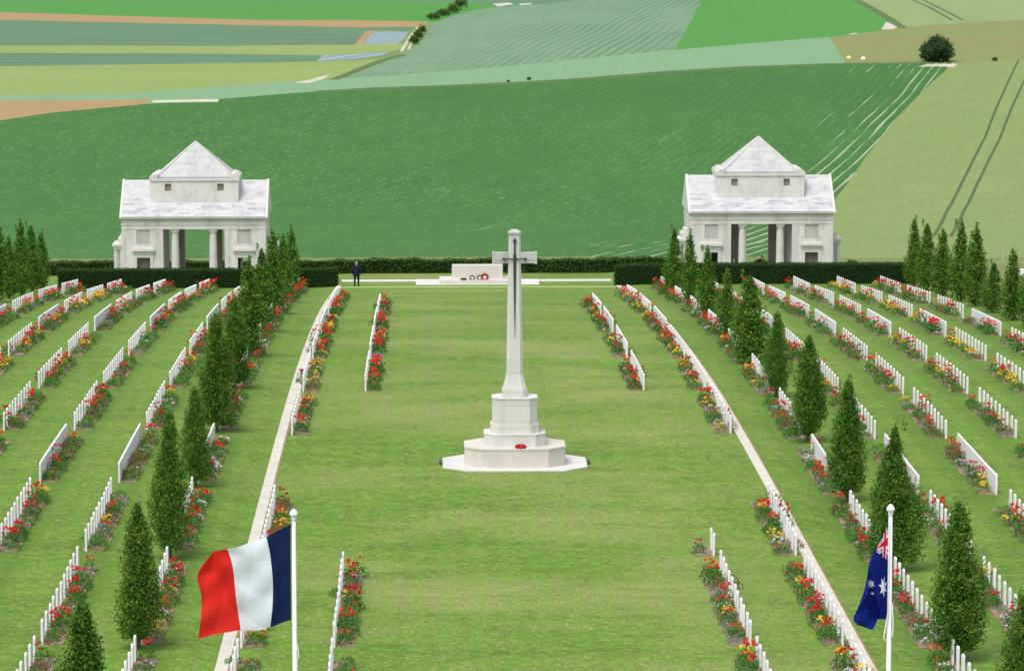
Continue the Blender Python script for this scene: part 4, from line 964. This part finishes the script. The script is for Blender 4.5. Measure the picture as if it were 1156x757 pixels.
b = MB(); b.tube([(.03,-.07,-.35),(.035,-.075,-2.4),(.03,-.075,-2.75),(.075,-.10,-3.0),(.085,-.10,-3.12),(.05,-.07,-3.18)], .012, 6); b.tube([(.05,-.07,-3.18),(.06,-.08,-9.6)], .006, 5)
h = b.build('halyard', M['whitepaint'], None, (TX,Yp,TZ)); tag(h, 'white rope hanging down the pole of the tricolour flag', 'rope', 'halyards on the flagpoles')
AX, AZ = 6.10, 11.20
flagpole(AX, Yp, AZ, 'tall white flagpole carrying the drooping dark blue flag with stars')
A1 = [[(314,262),(314,345),(313,430),(312,515),(309,597)],
      [(296,300),(293,385),(294,455),(296,528),(296,598)],
      [(266,350),(262,415),(268,485),(275,545),(282,602)],
      [(243,425),(236,480),(236,540),(246,590),(262,620)],
      [(236,515),(192,583),(196,608),(222,622),(250,632)]]
A1 = [cc(c, 2.945, 900, 500, 1006, 571, 0) for c in A1]
def dep2(u, v): return .16*math.sin(u*11+v*1.5)*u**.5+.05*math.sin(u*26+v*5)*u+.03*math.sin(v*13+u*4)*u**.5-.05*abs(math.sin(u*17+v*3))*u**.5-.03*abs(math.sin(u*9-v*8))*u
NU, NV = 110, 150
V, F = cloth(A1, NU, NV, dep2)
def star(cx, cz, rx, rz, n, a0, inner=.45):
    return [(cx+rx*(1 if i%2 == 0 else inner)*math.sin(a0+math.pi*i/n), cz+rz*(1 if i%2 == 0 else inner)*math.cos(a0+math.pi*i/n)) for i in range(2*n)]
def inpoly(P, x, y):
    c = False; j = len(P)-1
    for i in range(len(P)):
        xi,yi = P[i]; xj,yj = P[j]
        if (yi > y) != (yj > y) and x < (xj-xi)*(y-yi)/(yj-yi)+xi: c = not c
        j = i
    return c
SP = [cc([p for p in star(289,487,15,36,7,.1)], 2.945,900,500,1006,571,0), cc(star(250,483,12,17,7,.5,.5),2.945,900,500,1006,571,0), cc(star(256,515,7,6,5,.2,.5),2.945,900,500,1006,571,0)]
mi = []
for f in F:
    x = sum(V[i][0] for i in f)/4; z = sum(V[i][2] for i in f)/4; u = (f[0]//(NV+1)+.5)/NU; v = (f[0]%(NV+1)+.5)/NV
    lim = .45-.70*u; m = 0
    if u < .5 and v < lim:
        a = u/.5; c = v/lim; d1 = abs(a-c); d2 = abs(a-(1-c))
        if abs(a-.5) < .075 or abs(c-.5) < .10: m = 2
        elif abs(a-.5) < .13 or abs(c-.5) < .18: m = 1
        elif min(d1,d2) < .05: m = 2
        elif min(d1,d2) < .14: m = 1
    elif any(inpoly(P,x,z) for P in SP): m = 1
    mi.append(m)
o = meshobj('flag', pymesh('flag', V, F, [M['aublue'],M['fwhite'],M['aured']], mi, True), None, (AX,Yp,AZ)); tag(o, 'dark blue flag with white stars and a red white canton hanging limp', 'flag')
b = MB(); b.tube([(-.03,-.07,-.35),(-.03,-.07,-2.1),(-.04,-.08,-2.3),(-.115,-.10,-2.75),(-.12,-.10,-2.83),(-.07,-.09,-2.86)], .014, 6); b.tube([(.05,-.06,-2.1),(.075,-.09,-2.5),(.06,-.09,-2.78)], .012, 6)
h = b.build('halyard', M['whitepaint'], None, (AX,Yp,AZ)); tag(h, 'white rope looped on the pole of the drooping blue flag', 'rope', 'halyards on the flagpoles')

# ------------------------------------------------------------------ small far things
b = MB(); b.box(-.04,.04,-.04,.04,-.1,1.18); b.box(-.06,.06,-.06,.06,1.183,1.23); b.tube([(-.02,-.05,.9),(-.02,-.09,1.0)],.01,5)
o = b.build('fence_post', plain('pale_grey_post', (.42,.45,.43,1)), None, (44.15,302,gz(44.15,302))); tag(o, 'thin pale post standing at the near edge of the wheat', 'post')
for (x,y,c,l) in ((82.7,752,(.75,.68,.25,1),'pale yellow'),(85.3,749,(.82,.80,.74,1),'white')):
    b = MB(); b.prism([(-.5,-.35),(.45,-.4),(.55,.3),(-.4,.4)], 0, .45, P2=[(-.35,-.2),(.3,-.25),(.35,.15),(-.25,.25)]); b.prism([(-.12,-.08),(.1,-.1),(.12,.05),(-.1,.09)], .452, .62)
    o = b.build('feed_sack', plain(l.replace(' ','_')+'_sack', c), None, (x,y,gz(x,y))); tag(o, '%s sack lying in the rough meadow above the crop field' % l, 'sack', 'sacks lying in the meadow')
b = MB(); b.prism(octa(.55,.12,.04), -.05, .44, P2=octa(.52,.10,.04)); b.prism(octa(.46,.09,.03), .443, .52, P2=octa(.34,.06,.02))
o = b.build('marker_stone', M['whitepaint'], None, (41.2,272,gz(41.2,272)), ); tag(o, 'low white painted marker on the rough verge behind the outer slim trees', 'marker')

# ------------------------------------------------------------------ light: overcast summer sky
W = bpy.data.worlds.new("World"); SC.world = W; W.use_nodes = True; nt = W.node_tree; bg = nt.nodes["Background"]
sky = nt.nodes.new("ShaderNodeTexSky"); sky.sky_type = 'NISHITA'; sky.sun_disc = False
SE, SA = math.radians(62), math.radians(212)      # elevation; azimuth measured clockwise from +Y
sky.sun_elevation = SE; sky.sun_rotation = SA; sky.air_density = 1.0; sky.dust_density = 3.0; sky.ozone_density = .6
hs = nt.nodes.new("ShaderNodeHueSaturation"); hs.inputs["Saturation"].default_value = .38; nt.links.new(sky.outputs[0], hs.inputs["Color"]); nt.links.new(hs.outputs[0], bg.inputs[0]); bg.inputs[1].default_value = .15
L = bpy.data.lights.new("sun", 'SUN'); L.energy = 1.4; L.angle = math.radians(26); L.color = (1,.965,.89); lo = bpy.data.objects.new("sun", L); COL.objects.link(lo)
d = Vector((-math.sin(SA)*math.cos(SE), -math.cos(SA)*math.cos(SE), -math.sin(SE))); lo.rotation_euler = d.to_track_quat('-Z','Y').to_euler()
SC.view_settings.view_transform = 'Standard'; SC.view_settings.look = 'None'; SC.view_settings.gamma = 1; SC.view_settings.use_curve_mapping = False
SC.view_settings.exposure = EXPO
SC.cycles.max_bounces = 5; SC.cycles.diffuse_bounces = 3; SC.cycles.transparent_max_bounces = 4; SC.cycles.use_adaptive_sampling = True
